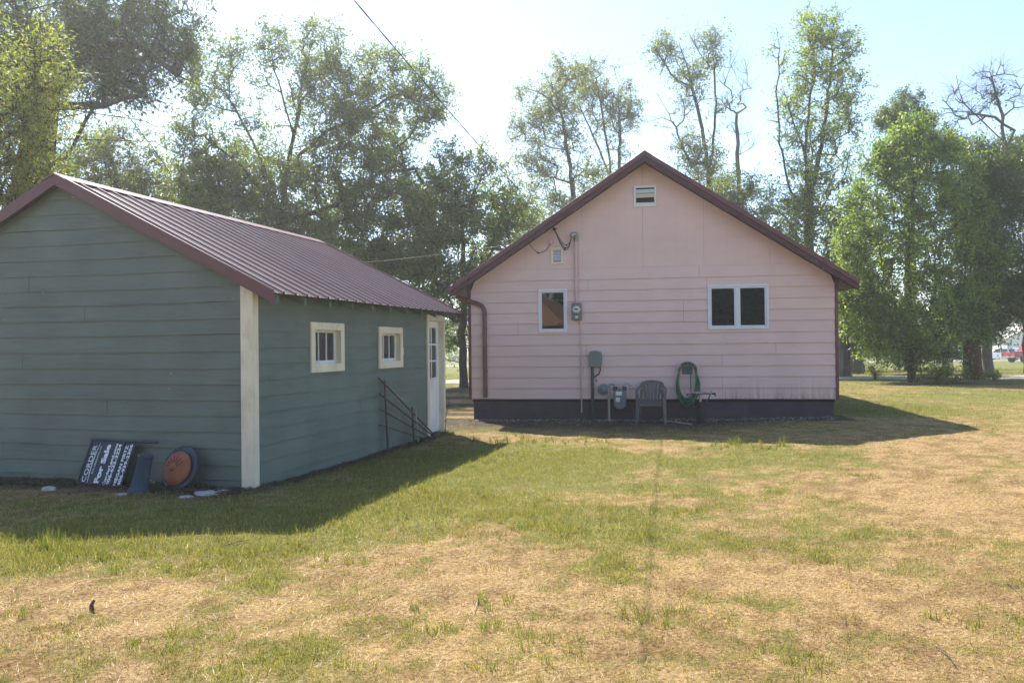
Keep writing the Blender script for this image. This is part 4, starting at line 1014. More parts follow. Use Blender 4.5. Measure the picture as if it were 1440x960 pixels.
b.f.append(tuple(st+(len(prof)-1)*n_+k for k in range(n_))); b.m.append(0); b.build('dome', M['terra'], bb, smooth='edge')
b = MB()
for k in range(7):
    a = .25+k*.42; r0_, r1_ = .055, .15; pts = [((r0_+(r1_-r0_)*t)*math.cos(a+.45*t)-.035, (r0_+(r1_-r0_)*t)*math.sin(a+.45*t)-.01, .079-.034*t*t+.0) for t in np.linspace(0, 1, 6)]
    b.tube(pts, [.002, .003, .0036, .0036, .003, .001], 5)
b.build('carved_rays', paint('dark_groove', (.10,.04,.026), .9, .2), bb, smooth=True)

# pale stones by the shed wall
def stone(px, py, r, flat, lab, Y=None):
    d = at(px, py, 1)-Vector((0, 0, EYE)); t = -EYE/d.z; c = Vector((d.x*t, d.y*t, 0)); c.z = gz1(c.x, c.y)
    rs_ = random.Random(px); b = MB(); n_ = 11; prof = [(.75, -.3), (1, .05), (.86, .5), (.5, .72), (.1, .78)]
    ph = [rs_.uniform(.75, 1.25) for _ in range(n_)]
    st = len(b.v)
    for i, (q, h) in enumerate(prof):
        for k in range(n_):
            a = 2*math.pi*k/n_; rr = r*q*ph[k]*rs_.uniform(.9, 1.1)
            b.v.append((c.x+rr*math.cos(a), c.y+rr*math.sin(a)*.65, c.z+h*r*flat*rs_.uniform(.85, 1.15)))
    for i in range(len(prof)-1):
        for k in range(n_):
            l2_ = (k+1) % n_; b.f.append((st+i*n_+k, st+i*n_+l2_, st+(i+1)*n_+l2_, st+(i+1)*n_+k)); b.m.append(0)
    b.f.append(tuple(st+(len(prof)-1)*n_+k for k in range(n_))); b.m.append(0)
    tag(b.build('pale_stone', M['stone']), lab, 'stone', 'pale stones along the shed wall')
stone(68, 697, .075, .7, 'pale angular stone alone in the litter left of the sign')
stone(100, 677, .12, .25, 'thin pale slab almost buried against the wall behind the sign')
stone(170, 702, .06, .4, 'small flat pale stone in front of the lower sign edge')
stone(213, 684, .06, .6, 'pale stone wedged between blue pedestal and bird bath')
stone(262, 702, .10, .3, 'low flat pale stone just below the bird bath bowl')
stone(290, 699, .15, .3, 'largest flat pale stone, between bird bath and corner post')
stone(314, 695, .07, .4, 'pale stone nearest the white corner post')

# broken trellis leaning by the shed door
tr = empty('wooden_trellis', on_shed(.0, 0, 0), -aG)
tag(tr, 'broken brown wooden fan trellis leaning against the shed beside the door', 'trellis')
def rod(a, c, r_=.011, nm='rod', mat='oldwood'):
    b = MB(); b.bar(a, c, r_*2, r_*1.3); b.build(nm, M[mat], tr)
for (l0, z0, l1, z1, o) in ((3.10, 1.10, 4.90, .06, .05), (3.07, .88, 4.86, .03, .075), (3.07, .65, 4.72, .02, .10), (3.09, .42, 4.35, .08, .06)):
    rod((.04+o*.5, l0, z0), (.20+o, l1, z1))
rod((.075, 3.28, 1.06), (.12, 3.28, -.03), .016, 'upright'); rod((.15, 4.15, .60), (.17, 4.17, -.02), .015, 'upright'); rod((.185, 4.20, .56), (.21, 4.24, .04), .011, 'upright', 'paleww')
rod((.17, 4.55, .30), (.18, 4.56, .18), .012, 'upright', 'paleww')

# stump of a twig in the lawn, loose sticks
def onlawn(px, py):
    d = at(px, py, 1)-Vector((0, 0, EYE)); t = -EYE/d.z; return Vector((d.x*t, d.y*t, gz1(d.x*t, d.y*t)))
c = onlawn(130, 861); b = MB(); b.tube([c-Vector((0, 0, .03)), c+Vector((-.006, 0, .03)), c+Vector((.006, .01, .06))], [.015, .012, .008], 8)
tag(b.build('cut_stub', M['oldwood'], smooth='edge'), 'short brown cut stub sticking up from the lawn at lower left', 'stub')
for (p0, p1, r_, lab, mt_) in (((1316,914),(1342,937),.004,'bent brown twig on bare lawn at lower right','oldwood'), ((310,772),(352,763),.004,'brown twig at the edge of the shed shadow','oldwood'), ((1142,765),(1160,768),.003,'small brown twig in the middle of the dry lawn','oldwood'),
    ((285,868),(305,873),.003,'pale dry stalk on the lower left lawn','paleww'), ((1415,822),(1436,842),.003,'thin brown stick near the right edge of the lawn','oldwood'), ((668,857),(671,838),.0022,'upright pale straw stem in the middle foreground','paleww')):
    a, c = onlawn(*p0), onlawn(*p1); a.z += .012; c.z += .02; mid_ = a.lerp(c, .5)+Vector((.01, .02, .012)); b = MB(); b.tube([a, mid_, c], [r_, r_, r_*.5], 6)
    tag(b.build('twig', M[mt_], smooth='edge'), lab, 'twig', 'twigs on the lawn')
# creeper at the door jamb
vn = empty('door_creeper', on_shed(.06, 5.83, 0), -aG); tag(vn, 'thin leafy creeper stem climbing at the foot of the shed door', 'plant')
b = MB(); pts = [(0.06, -.1, .0), (.06, -.05, .18), (.05, .0, .33), (.07, .06, .45), (.06, .14, .54), (.05, .2, .58)]; b.tube(pts, [.007, .006, .005, .004, .003, .002], 5); b.build('stem', M['oldwood'], vn, smooth=True)
b = MB(); rv = random.Random(3)
for k in range(34):
    t = rv.random(); i0 = min(int(t*5), 4); q = Vector(pts[i0]).lerp(Vector(pts[i0+1]), t*5-i0)+Vector((rv.uniform(-.02, .05), rv.uniform(-.06, .06), rv.uniform(-.04, .04))); a = rv.uniform(0, 6.28); dx = Vector((math.cos(a)*.3, math.sin(a), rv.uniform(-.6, .3)))*.022; dz = Vector((.012, rv.uniform(-.01, .01), .016))
    b.poly([q-dx, q+dz, q+dx, q-dz])
b.build('leaves', paint('creeper_leaf', (.035,.055,.02), .6, .3), vn)
# ------------------------------------------------------------------ trees
M['willow'] = M['leaf']
def tubes_np(nodes, parent, rad, sides):
    """tapered tubes along every parent link"""
    ch = np.arange(1, len(nodes)); pa = parent[ch]
    a = nodes[pa]; b_ = nodes[ch]; d = b_-a; L = np.linalg.norm(d, axis=1, keepdims=True); ok = L[:, 0] > 1e-5
    a, b_, d, ch, pa = a[ok], b_[ok], d[ok]/L[ok], ch[ok], pa[ok]
    ref = np.where(np.abs(d[:, 2:3]) < .9, np.array([[0, 0, 1.]]), np.array([[1., 0, 0]]))
    x = np.cross(d, ref); x /= np.linalg.norm(x, axis=1, keepdims=True); y = np.cross(d, x)
    ra = np.minimum(rad[pa], rad[ch]*1.8+.002); rb = rad[ch]
    th = np.arange(sides)*2*np.pi/sides; N = len(a)
    ring = x[:, None]*np.cos(th)[None, :, None]+y[:, None]*np.sin(th)[None, :, None]
    V = np.concatenate([a[:, None]-d[:, None]*ra[:, None, None]*.25+ring*ra[:, None, None], b_[:, None]+d[:, None]*rb[:, None, None]*.25+ring*rb[:, None, None]], 1).reshape(-1, 3)
    k = np.arange(sides); l_ = (k+1) % sides
    f = np.stack([k, l_, sides+l_, sides+k], 1)
    return V, (np.arange(N)[:, None, None]*2*sides+f[None]).reshape(-1, 4)

def tree(name, label, trunk, r0, blobs, seed, cat='tree', leaves=90, clump=.55, leaf=(.15, .065), cA=(.055,.085,.018), cB=(.13,.15,.035), droop=.35, barkm='bark', twigs=7, twl=.75, group=None, rtip=.011, fork=.8, spread=1.0, dry=.0, extra=None):
    """trunk: points from the root up; blobs: (centre, (rx, ry, rz), clumps, leaf share)"""
    g = np.random.default_rng(seed)
    tp = np.array([tuple(p) for p in trunk], float)
    nodes = []; par = []
    for i in range(len(tp)-1):
        n_ = max(2, int(np.linalg.norm(tp[i+1]-tp[i])/.45))
        for k in range(n_):
            q = tp[i]+(tp[i+1]-tp[i])*k/n_
            if i+k: q = q+g.normal(0, .03, 3)*np.array([1, 1, .3])
            nodes.append(q); par.append(len(nodes)-2)
    nodes.append(tp[-1]); par.append(len(nodes)-2); par[0] = 0
    ntr = len(nodes)
    if extra:
        for path in extra:          # limbs drawn by hand, from the nearest trunk node
            pp = np.array([tuple(p) for p in path], float); st = int(np.argmin(np.linalg.norm(np.array(nodes[:ntr])-pp[0], axis=1))); last = st
            for i in range(len(pp)-1):
                n_ = max(2, int(np.linalg.norm(pp[i+1]-pp[i])/.4))
                for k in range(1, n_+1):
                    nodes.append(pp[i]+(pp[i+1]-pp[i])*k/n_+g.normal(0, .03, 3)); par.append(last); last = len(nodes)-1
    tips = []
    for (c, rr, nclump, lf) in blobs:
        c = np.array(tuple(c), float); rr = np.array(rr, float)
        u = g.normal(0, 1, (nclump, 3)); u /= np.linalg.norm(u, axis=1, keepdims=True); rad = g.uniform(.12, 1, (nclump, 1))**(1/2.2)
        for p in c+u*rad*rr: tips.append((p, lf*g.uniform(.55, 1.35)))
    arr = np.array(nodes)
    tips.sort(key=lambda t: np.min(np.linalg.norm(arr[:, :3]-t[0], axis=1))+.25*t[0][2])
    cap = len(nodes)+len(tips)*9+10; buf = np.zeros((cap, 3)); buf[:len(nodes)] = arr; n_ = len(nodes); ends = []
    for p, lf in tips:
        d = p-buf[:n_]; L = np.linalg.norm(d, axis=1)
        cost = L*(1+.9*np.clip(.25-d[:, 2]/(L+1e-6), 0, 2))+.15*np.hypot(d[:, 0], d[:, 1])*fork
        cost[0:2] += 5
        s = int(np.argmin(cost)); a = buf[s].copy(); Ls = L[s]
        if Ls < .05: ends.append((s, lf)); continue
        m_ = int(np.clip(Ls/.55, 1, 7)); bow = np.array([0, 0, 1.])*Ls*.13*g.uniform(.0, 1)
        jit = g.normal(0, .06*Ls, 3); last = s
        for k in range(1, m_+1):
            t = k/m_; q = a+(p-a)*t+(-bow+jit)*math.sin(math.pi*t)+(g.normal(0, .035, 3) if k < m_ else 0)
            buf[n_] = q; par.append(last); last = n_; n_ += 1
        ends.append((last, lf))
    P = buf[:n_]; pr = np.array(par)
    # pipe model: every limb is as thick as what it carries
    acc = np.zeros(n_); hasch = np.zeros(n_, bool)
    for i in range(n_-1, 0, -1):
        if acc[i] == 0: acc[i] = rtip**2.35
        acc[pr[i]] += acc[i]
    rad = acc**(1/2.35); rad *= 1
    k = r0/max(rad[0], 1e-6); kk = np.clip((rad-rtip*1.2)/max(rad[0]-rtip*1.2, 1e-6), 0, 1)
    rad = rad*(1+(k-1)*kk)
    z0 = P[0, 2]; fl = np.exp(-np.clip(P[:, 2]-z0, 0, 99)/(r0*1.6)); rad[:ntr] *= 1+.35*fl[:ntr]
    t_ = empty(name, tuple(tp[0])); tag(t_, label, cat, group)
    V, F = tubes_np(P-P[0], pr, rad, 9)
    tw_v = []
    E_ = np.array([e for e, _ in ends]); LF = np.array([q for _, q in ends])
    dirs = P[E_]-P[pr[E_]]; dirs /= np.linalg.norm(dirs, axis=1, keepdims=True)+1e-6
    # twigs: short arching shoots round every branch end; the leaves sit along them
    tn = np.maximum(2, np.round(twigs*g.uniform(.6, 1.4, len(E_))*np.where(LF > .1, np.clip(LF, .6, 1.3), 1))).astype(int)
    e = np.repeat(np.arange(len(E_)), tn); N = len(e)
    along = g.uniform(0, 1, (N, 1))**1.5*.9
    d = dirs[e]*.55+g.normal(0, .62, (N, 3))+np.array([0, 0, .32-.5*droop]); d /= np.linalg.norm(d, axis=1, keepdims=True)
    A_ = P[E_][e]-dirs[e]*along*np.minimum(.7, np.linalg.norm(P[E_]-P[pr[E_]], axis=1)*1.0)[e][:, None]; TL = twl*g.uniform(.45, 1.3, (N, 1))
    sag = np.array([0, 0, -1.])*TL*droop*.45
    Mi = A_+d*TL*.55+sag*.3; B2 = A_+d*TL+sag
    dd_ = d; x = np.cross(dd_, g.normal(0, 1, (N, 3))); x /= np.linalg.norm(x, axis=1, keepdims=True); y = np.cross(dd_, x); w_ = rtip*.5
    V2 = np.stack([A_+x*w_, A_-x*w_*.5+y*w_*.87, A_-x*w_*.5-y*w_*.87, Mi+x*w_*.7, Mi-x*w_*.35+y*w_*.6, Mi-x*w_*.35-y*w_*.6, B2], 1).reshape(-1, 3)-P[0]
    b0 = np.arange(N)[:, None]*7+len(V)
    tri = np.concatenate([b0+np.array([[p_, q_, r_]]) for p_, q_, r_ in ((0,1,4),(0,4,3),(1,2,5),(1,5,4),(2,0,3),(2,3,5),(3,4,6),(4,5,6),(5,3,6))])
    V = np.concatenate([V, V2]); np_mesh('trunk', V, np.concatenate([F[:, [0, 1, 2]], F[:, [0, 2, 3]], tri]), M[barkm], parent=t_, smooth=True)
    cnt = np.maximum(0, (leaves/twigs*np.clip(LF[e]*1.05, 0, 1.35)*g.uniform(.3, 1.5, N))).astype(int); cnt[LF[e] <= .02] = 0
    N = cnt.sum()
    if N:
        k = np.repeat(np.arange(len(e)), cnt); t1 = g.uniform(.12, 1.08, (N, 1))
        C_ = A_[k]+d[k]*TL[k]*t1+sag[k]*t1*t1+g.normal(0, 1, (N, 3))*(.05+.07*clump)
        dl = d[k]*.6+g.normal(0, .65, (N, 3)); dl[:, 2] -= droop*.9; dl /= np.linalg.norm(dl, axis=1, keepdims=True)
        wv = np.cross(dl, g.normal(0, .8, (N, 3))+np.array([0, 0, 1.2])); wv /= np.linalg.norm(wv, axis=1, keepdims=True); nn = np.cross(dl, wv)
        Ls = leaf[0]*g.uniform(.6, 1.25, (N, 1)); Ws = leaf[1]*g.uniform(.65, 1.2, (N, 1))/2
        V = np.stack([C_-dl*Ls/2, C_+wv*Ws+nn*Ws*.35-dl*Ls*.04, C_+dl*Ls/2-nn*Ls*.08, C_-wv*Ws+nn*Ws*.35-dl*Ls*.04], 1).reshape(-1, 3)-P[0]
        tone = np.clip(g.normal(.5, .2, len(E_))[e][k]+g.normal(0, .17, len(e))[k]+g.normal(0, .15, N), 0, 1); cl = pick(cA, cB, tone)*g.uniform(.8, 1.2, (N, 1))
        if dry: q = g.random(N) < dry; cl[q] = pick((.22,.15,.05), (.30,.20,.06), g.random(q.sum()))
        np_mesh('crown', V, np.arange(N)[:, None]*4+np.array([[0, 1, 2, 3]]), M['leaf'], np.repeat(cl, 4, 0), parent=t_)
    return t_

def B_(px, py, Y, rx, ry, n_, lf=1.0, ryd=None):
    """a lobe of crown: centre seen at (px, py) at depth Y, half-sizes given in photo pixels"""
    s = Y/FPX; return (at(px, py, Y), (rx*s, (ryd or rx)*s, ry*s), n_, lf)
def root(px, Y, dy=0):
    p = at(px, 500, Y); return Vector((p.x, p.y, gz1(p.x, p.y)-.15))
G = 'trees behind the house and garage'
DG = ((.036,.060,.013), (.095,.122,.026)); MG = ((.065,.098,.018), (.15,.175,.036)); LG = ((.095,.14,.018), (.21,.24,.040)); YG = ((.085,.12,.018), (.25,.265,.04)); PG = ((.095,.115,.040), (.18,.19,.070))

# 1 light willow leaning in from the left edge
Y = 15.5
tree('willow_tree', 'bright yellow green narrow leaved tree at the far left edge behind the garage', [root(-150, Y), at(-140, 300, Y), at(-90, 180, Y), at(-60, 90, Y)], .16,
     [B_(-40, 110, Y, 84, 94, 54), B_(30, 150, Y, 65, 76, 73), B_(10, 240, Y, 79, 63, 64), B_(70, 90, Y, 36, 44, 25, .8), B_(40, 280, Y, 44, 44, 28), B_(-90, 200, Y, 94, 147, 64)], 3, leaves=80, clump=.36, leaf=(.11, .026), cA=YG[0], cB=YG[1], droop=.5, group=G, twl=.55, dry=.05)
# 2 the big dark cottonwood
Y = 25
tree('cottonwood_tree', 'huge dark cottonwood towering over the garage roof with a bare arching limb', [root(20, Y), at(28, 330, Y), at(50, 240, Y), at(62, 150, Y), at(40, 40, Y), at(30, -80, Y), at(20, -190, Y)], .55,
     [B_(90, 20, Y, 138, 80, 172), B_(195, 55, Y, 90, 70, 114), B_(120, 105, Y, 85, 45, 75), B_(40, 110, Y, 64, 53, 46), B_(0, -60, Y, 201, 117, 103), B_(200, -40, Y, 85, 64, 39), B_(-60, 80, Y, 117, 95, 57), B_(55, 190, Y, 64, 58, 29), B_(250, 70, Y, 28, 45, 13, .6), B_(190, 130, Y, 48, 23, 13, .7)], 5,
     leaves=100, clump=.62, leaf=(.15, .055), cA=DG[0], cB=DG[1], droop=.55, group=G,
     extra=[[at(62, 178, Y), at(110, 158, Y-.5), at(145, 150, Y-1), at(170, 158, Y-1.2), at(195, 180, Y-1.4), at(212, 205, Y-1.5), at(236, 243, Y-1.5)], [at(130, 153, Y-.8), at(160, 145, Y-1), at(190, 138, Y-1)], [at(60, 130, Y), at(130, 70, Y-1), at(190, 60, Y-1), at(250, 110, Y-.5), at(300, 125, Y)], [at(45, 60, Y), at(20, 0, Y), at(60, -60, Y)],
            [at(205, 195, Y-1.5), at(225, 205, Y-1.4), at(248, 215, Y-1.3)], [at(178, 164, Y-1.3), at(205, 172, Y-1.3), at(222, 178, Y-1.2)]])
# 3 pale thin tree in the notch
Y = 33
tree('small_tree', 'pale thin tree seen below the arching limb above the garage ridge', [root(150, Y), at(155, 330, Y), at(165, 250, Y), at(150, 205, Y)], .2,
     [B_(170, 235, Y, 62, 42, 82, .8), B_(140, 200, Y, 40, 32, 39, .6), B_(215, 262, Y, 48, 42, 61, .9), B_(110, 250, Y, 34, 42, 39), B_(190, 185, Y, 36, 22, 18, .5), B_(180, 300, Y, 90, 34, 54)], 7, leaves=110, clump=.55, cA=PG[0], cB=PG[1], group=G, droop=.5)
# 4 big central tree
Y = 31
tree('ash_tree', 'largest broad airy tree rising above the garage roof with forked brown trunk', [root(392, Y), at(395, 330, Y), at(402, 250, Y), at(414, 190, Y), at(424, 120, Y), at(436, 70, Y)], .23,
     [B_(560, 370, Y, 70, 40, 60, 1.1), B_(285, 265, Y, 44, 44, 44, 1), B_(590, 300, Y+2, 50, 50, 50, .9), B_(350, 215, Y+1, 50, 44, 30, .8), B_(445, 75, Y, 42, 42, 49, .75), B_(385, 62, Y, 26, 32, 23, .7), B_(372, 110, Y, 26, 36, 17, .55), B_(470, 130, Y, 62, 52, 69, .8), B_(560, 110, Y, 58, 42, 49, .8), B_(600, 150, Y, 36, 52, 40, .8), B_(520, 190, Y, 82, 52, 107, 1), B_(400, 200, Y, 62, 62, 49, .7), B_(300, 120, Y, 46, 62, 46, .8), B_(275, 190, Y, 42, 52, 37, .8), B_(318, 255, Y, 62, 42, 66, 1),
      B_(340, 305, Y, 82, 36, 87, 1.1), B_(440, 280, Y, 82, 62, 110, 1), B_(540, 270, Y, 72, 52, 87, .95), B_(500, 340, Y, 92, 42, 89, 1.1), B_(400, 350, Y, 100, 50, 72, 1.1), B_(330, 70, Y, 22, 30, 14, .6), B_(520, 80, Y, 30, 22, 14, .6)], 9, leaves=130, clump=.55, cA=MG[0], cB=MG[1], droop=.4, group=G,
     extra=[[at(405, 240, Y), at(425, 215, Y-.3), at(460, 185, Y-.8), at(500, 165, Y-1), at(560, 130, Y-1)], [at(395, 300, Y), at(375, 240, Y+.2), at(340, 170, Y+.2), at(305, 110, Y+.2)], [at(413, 195, Y), at(395, 130, Y-.4), at(380, 70, Y-.4)], [at(396, 300, Y), at(340, 235, Y-.6), at(285, 190, Y-.6)], [at(398, 310, Y), at(470, 290, Y-.6), at(540, 240, Y-.6), at(600, 238, Y-.5)]])
# 5 tree by the gap
Y = 30
tree('maple_tree', 'mid green tree between garage and house, trunk standing in the gap', [root(652, Y), at(650, 470, Y), at(654, 380, Y), at(648, 300, Y), at(640, 240, Y)], .15,
     [B_(728, 320, Y+4, 40, 34, 40, .85), B_(700, 380, Y+3, 44, 44, 44, .9), B_(628, 470, Y+1, 26, 26, 16, .8), B_(640, 240, Y, 47, 40, 35), B_(610, 300, Y, 58, 52, 56), B_(680, 300, Y, 58, 47, 51), B_(720, 290, Y, 36, 40, 24, .8), B_(640, 360, Y, 92, 52, 73), B_(590, 380, Y, 69, 40, 48, 1.1), B_(690, 250, Y, 29, 25, 12, .8), B_(640, 425, Y, 45, 29, 26), B_(660, 465, Y, 34, 22, 12, .7), B_(625, 500, Y, 16, 16, 4, .6)], 11, leaves=110, clump=.52, cA=MG[0], cB=MG[1], group=G)
# 6 pair of pale trees left of the ridge
Y = 44
tree('poplar_tree', 'pale airy tree left of the house ridge, left one of the leaning pair', [root(815, Y), at(812, 400, Y), at(806, 270, Y), at(795, 190, Y), at(780, 120, Y)], .18,
     [B_(800, 235, Y, 48, 40, 26, .55), B_(770, 300, Y, 60, 30, 26, .8), B_(800, 110, Y, 35, 27, 33, .9), B_(760, 140, Y, 37, 33, 37, .9), B_(745, 185, Y, 31, 33, 33, .9), B_(790, 170, Y, 37, 44, 40, .8), B_(755, 235, Y, 40, 33, 37, .8), B_(790, 270, Y, 37, 27, 28, .7), B_(740, 270, Y, 27, 17, 10, .7), B_(835, 240, Y, 21, 12, 13, .9), B_(790, 320, Y, 62, 42, 33, 1)], 13, leaves=95, clump=.6, leaf=(.17, .075), cA=PG[0], cB=PG[1], group=G, twl=.9, rtip=.014, droop=.25)
tree('poplar_tree', 'pale airy tree left of the house ridge with trunk leaning left, right of the pair', [root(885, Y+3), at(878, 400, Y+3), at(862, 260, Y+3), at(842, 210, Y+3), at(815, 150, Y+3)], .19,
     [B_(865, 225, Y+3, 34, 36, 20, .5), B_(850, 270, Y+3, 40, 30, 24, .9), B_(830, 115, Y+3, 27, 27, 27, .9), B_(820, 155, Y+3, 27, 27, 22, .8), B_(850, 150, Y+3, 27, 37, 33, .8), B_(878, 140, Y+3, 19, 33, 24, .8), B_(882, 165, Y+3, 15, 23, 15, .8), B_(858, 190, Y+3, 27, 23, 18, .6), B_(850, 95, Y+3, 27, 19, 9, .2)], 15, leaves=95, clump=.62, leaf=(.17, .075), cA=PG[0], cB=PG[1], group=G, twl=1.0, rtip=.014, droop=.25, extra=[[at(868, 300, Y+3), at(872, 200, Y+3), at(870, 120, Y+3)], [at(862, 262, Y+3), at(852, 190, Y+3), at(838, 110, Y+3)]])
# 7 tall slender tree right of the ridge
Y = 44
tree('poplar_tree', 'tall slender tree directly right of the house ridge with bare lower left twigs', [root(1008, Y), at(1004, 350, Y), at(996, 240, Y), at(985, 170, Y), at(968, 100, Y), at(955, 60, Y)], .19,
     [B_(940, 75, Y, 23, 27, 24, .9), B_(965, 110, Y, 27, 27, 25, .85), B_(998, 75, Y, 18, 32, 20, .8), B_(1006, 60, Y, 10, 19, 8, .8), B_(975, 150, Y, 27, 23, 16, .5), B_(990, 230, Y, 27, 44, 40, 1), B_(965, 215, Y, 17, 34, 17, .9), B_(1010, 155, Y, 13, 15, 8, .7), B_(940, 180, Y, 25, 42, 13, .04), B_(970, 60, Y, 23, 19, 8, .1)], 17, leaves=90, clump=.62, leaf=(.17, .075), cA=MG[0], cB=PG[1], group=G, twl=1.0, rtip=.014, droop=.2, extra=[[at(998, 260, Y), at(1006, 170, Y), at(1004, 80, Y)], [at(975, 240, Y), at(950, 180, Y), at(925, 130, Y)]])
# 8 bare tree with leafy foot
tree('dead_tree', 'nearly leafless upright grey tree standing between the two tall trees', [root(1040, Y-1), at(1040, 330, Y-1), at(1038, 230, Y-1), at(1036, 160, Y-1)], .11,
     [B_(1022, 130, Y-1, 12, 42, 14, 0), B_(1045, 120, Y-1, 14, 46, 16, 0), B_(1034, 90, Y-1, 18, 16, 8, 0), B_(1050, 200, Y-1, 22, 26, 10, .02), B_(1030, 180, Y-1, 14, 30, 8, .06)], 19, leaves=60, group=G, twl=1.3, rtip=.010, twigs=6, droop=-.4, barkm='barkpale')
Y = 40
tree('shrub_tree', 'low light green bushy tree showing over the right roof slope', [root(1038, Y), at(1038, 330, Y), at(1036, 270, Y)], .16, [B_(1036, 262, Y, 34, 26, 40, 1), B_(1060, 285, Y, 36, 26, 36, .9), B_(1010, 290, Y, 30, 26, 26, 1), B_(1090, 305, Y, 26, 26, 22, .6), B_(1060, 330, Y, 60, 30, 40, 1)], 21, leaves=90, clump=.5, cA=MG[0], cB=MG[1], group=G)
# 9 tall tree
Y = 38
tree('cottonwood_tree', 'tallest slim light green tree right of the roof against open sky', [root(1138, Y), at(1138, 360, Y), at(1137, 280, Y), at(1132, 200, Y), at(1142, 120, Y), at(1146, 50, Y)], .21,
     [B_(1145, 48, Y, 32, 35, 31, .9), B_(1175, 75, Y, 32, 35, 31, .85), B_(1130, 95, Y, 37, 35, 31, .85), B_(1165, 120, Y, 45, 39, 41, .85), B_(1195, 140, Y, 19, 24, 12, .8), B_(1120, 150, Y, 30, 32, 22, .7), B_(1150, 175, Y, 50, 32, 37, .75), B_(1190, 175, Y, 24, 19, 10, .7), B_(1115, 200, Y, 28, 24, 12, .6), B_(1160, 225, Y, 50, 39, 42, .75), B_(1130, 265, Y, 45, 32, 37, .9), B_(1170, 290, Y, 56, 39, 48, 1), B_(1120, 310, Y, 39, 32, 31, .9), B_(1093, 60, Y, 10, 24, 5, .5), B_(1092, 165, Y, 13, 32, 7, .15), B_(1140, 350, Y, 65, 37, 37, 1.1)], 23,
     leaves=88, clump=.58, leaf=(.16, .075), cA=LG[0], cB=LG[1], group=G, twl=.9, rtip=.013, droop=.25, extra=[[at(1137, 300, Y), at(1112, 270, Y), at(1096, 200, Y), at(1092, 130, Y), at(1095, 70, Y)], [at(1137, 285, Y), at(1152, 220, Y), at(1166, 130, Y), at(1172, 70, Y)], [at(1133, 215, Y), at(1112, 160, Y), at(1100, 120, Y)]])
# 10 the full round-topped tree at the right
Y = 30.5
tree('box_elder_tree', 'full bright green tree with low skirt right of the house', [root(1281, Y), at(1281, 470, Y), at(1276, 380, Y), at(1282, 300, Y), at(1290, 220, Y)], .14,
     [B_(1290, 178, Y, 20, 18, 14, .8), B_(1262, 200, Y, 30, 22, 24, .8), B_(1320, 205, Y, 26, 26, 24, .8), B_(1285, 225, Y, 50, 32, 46, .9), B_(1232, 232, Y, 26, 26, 22, .75), B_(1345, 245, Y, 26, 30, 24, .85), B_(1290, 280, Y, 72, 42, 84, .9), B_(1215, 285, Y, 28, 30, 26, .75), B_(1368, 300, Y, 26, 36, 30, .85), B_(1275, 345, Y, 92, 42, 104, .9), B_(1196, 345, Y, 26, 36, 26, .7), B_(1380, 370, Y, 26, 40, 30, .85), B_(1205, 400, Y, 36, 36, 36, .8), B_(1270, 415, Y, 92, 42, 100, .95), B_(1365, 430, Y, 40, 36, 44, .9), B_(1215, 450, Y, 46, 30, 40, .9), B_(1300, 465, Y, 86, 30, 70, 1), B_(1265, 495, Y, 60, 16, 30, .8), B_(1190, 310, Y, 14, 26, 8, .5), B_(1310, 500, Y, 60, 12, 22, .6)], 25,
     leaves=100, clump=.5, leaf=(.15, .075), cA=(.07,.115,.018), cB=(.19,.235,.04), group=G, twl=.7, droop=.4)
# 11 dark crown peeping out behind it
Y = 44
tree('dark_tree', 'dark dense crown peeping above the full bright green tree', [root(1280, Y), at(1278, 300, Y), at(1276, 160, Y)], .3, [B_(1276, 158, Y, 34, 26, 46, 1.2), B_(1250, 172, Y, 18, 16, 16, 1.1), B_(1300, 180, Y, 26, 22, 26, 1.1), B_(1330, 200, Y, 30, 26, 26, 1.1), B_(1280, 230, Y, 60, 46, 50, 1.1)], 27, leaves=110, clump=.5, cA=DG[0], cB=DG[1], group=G)
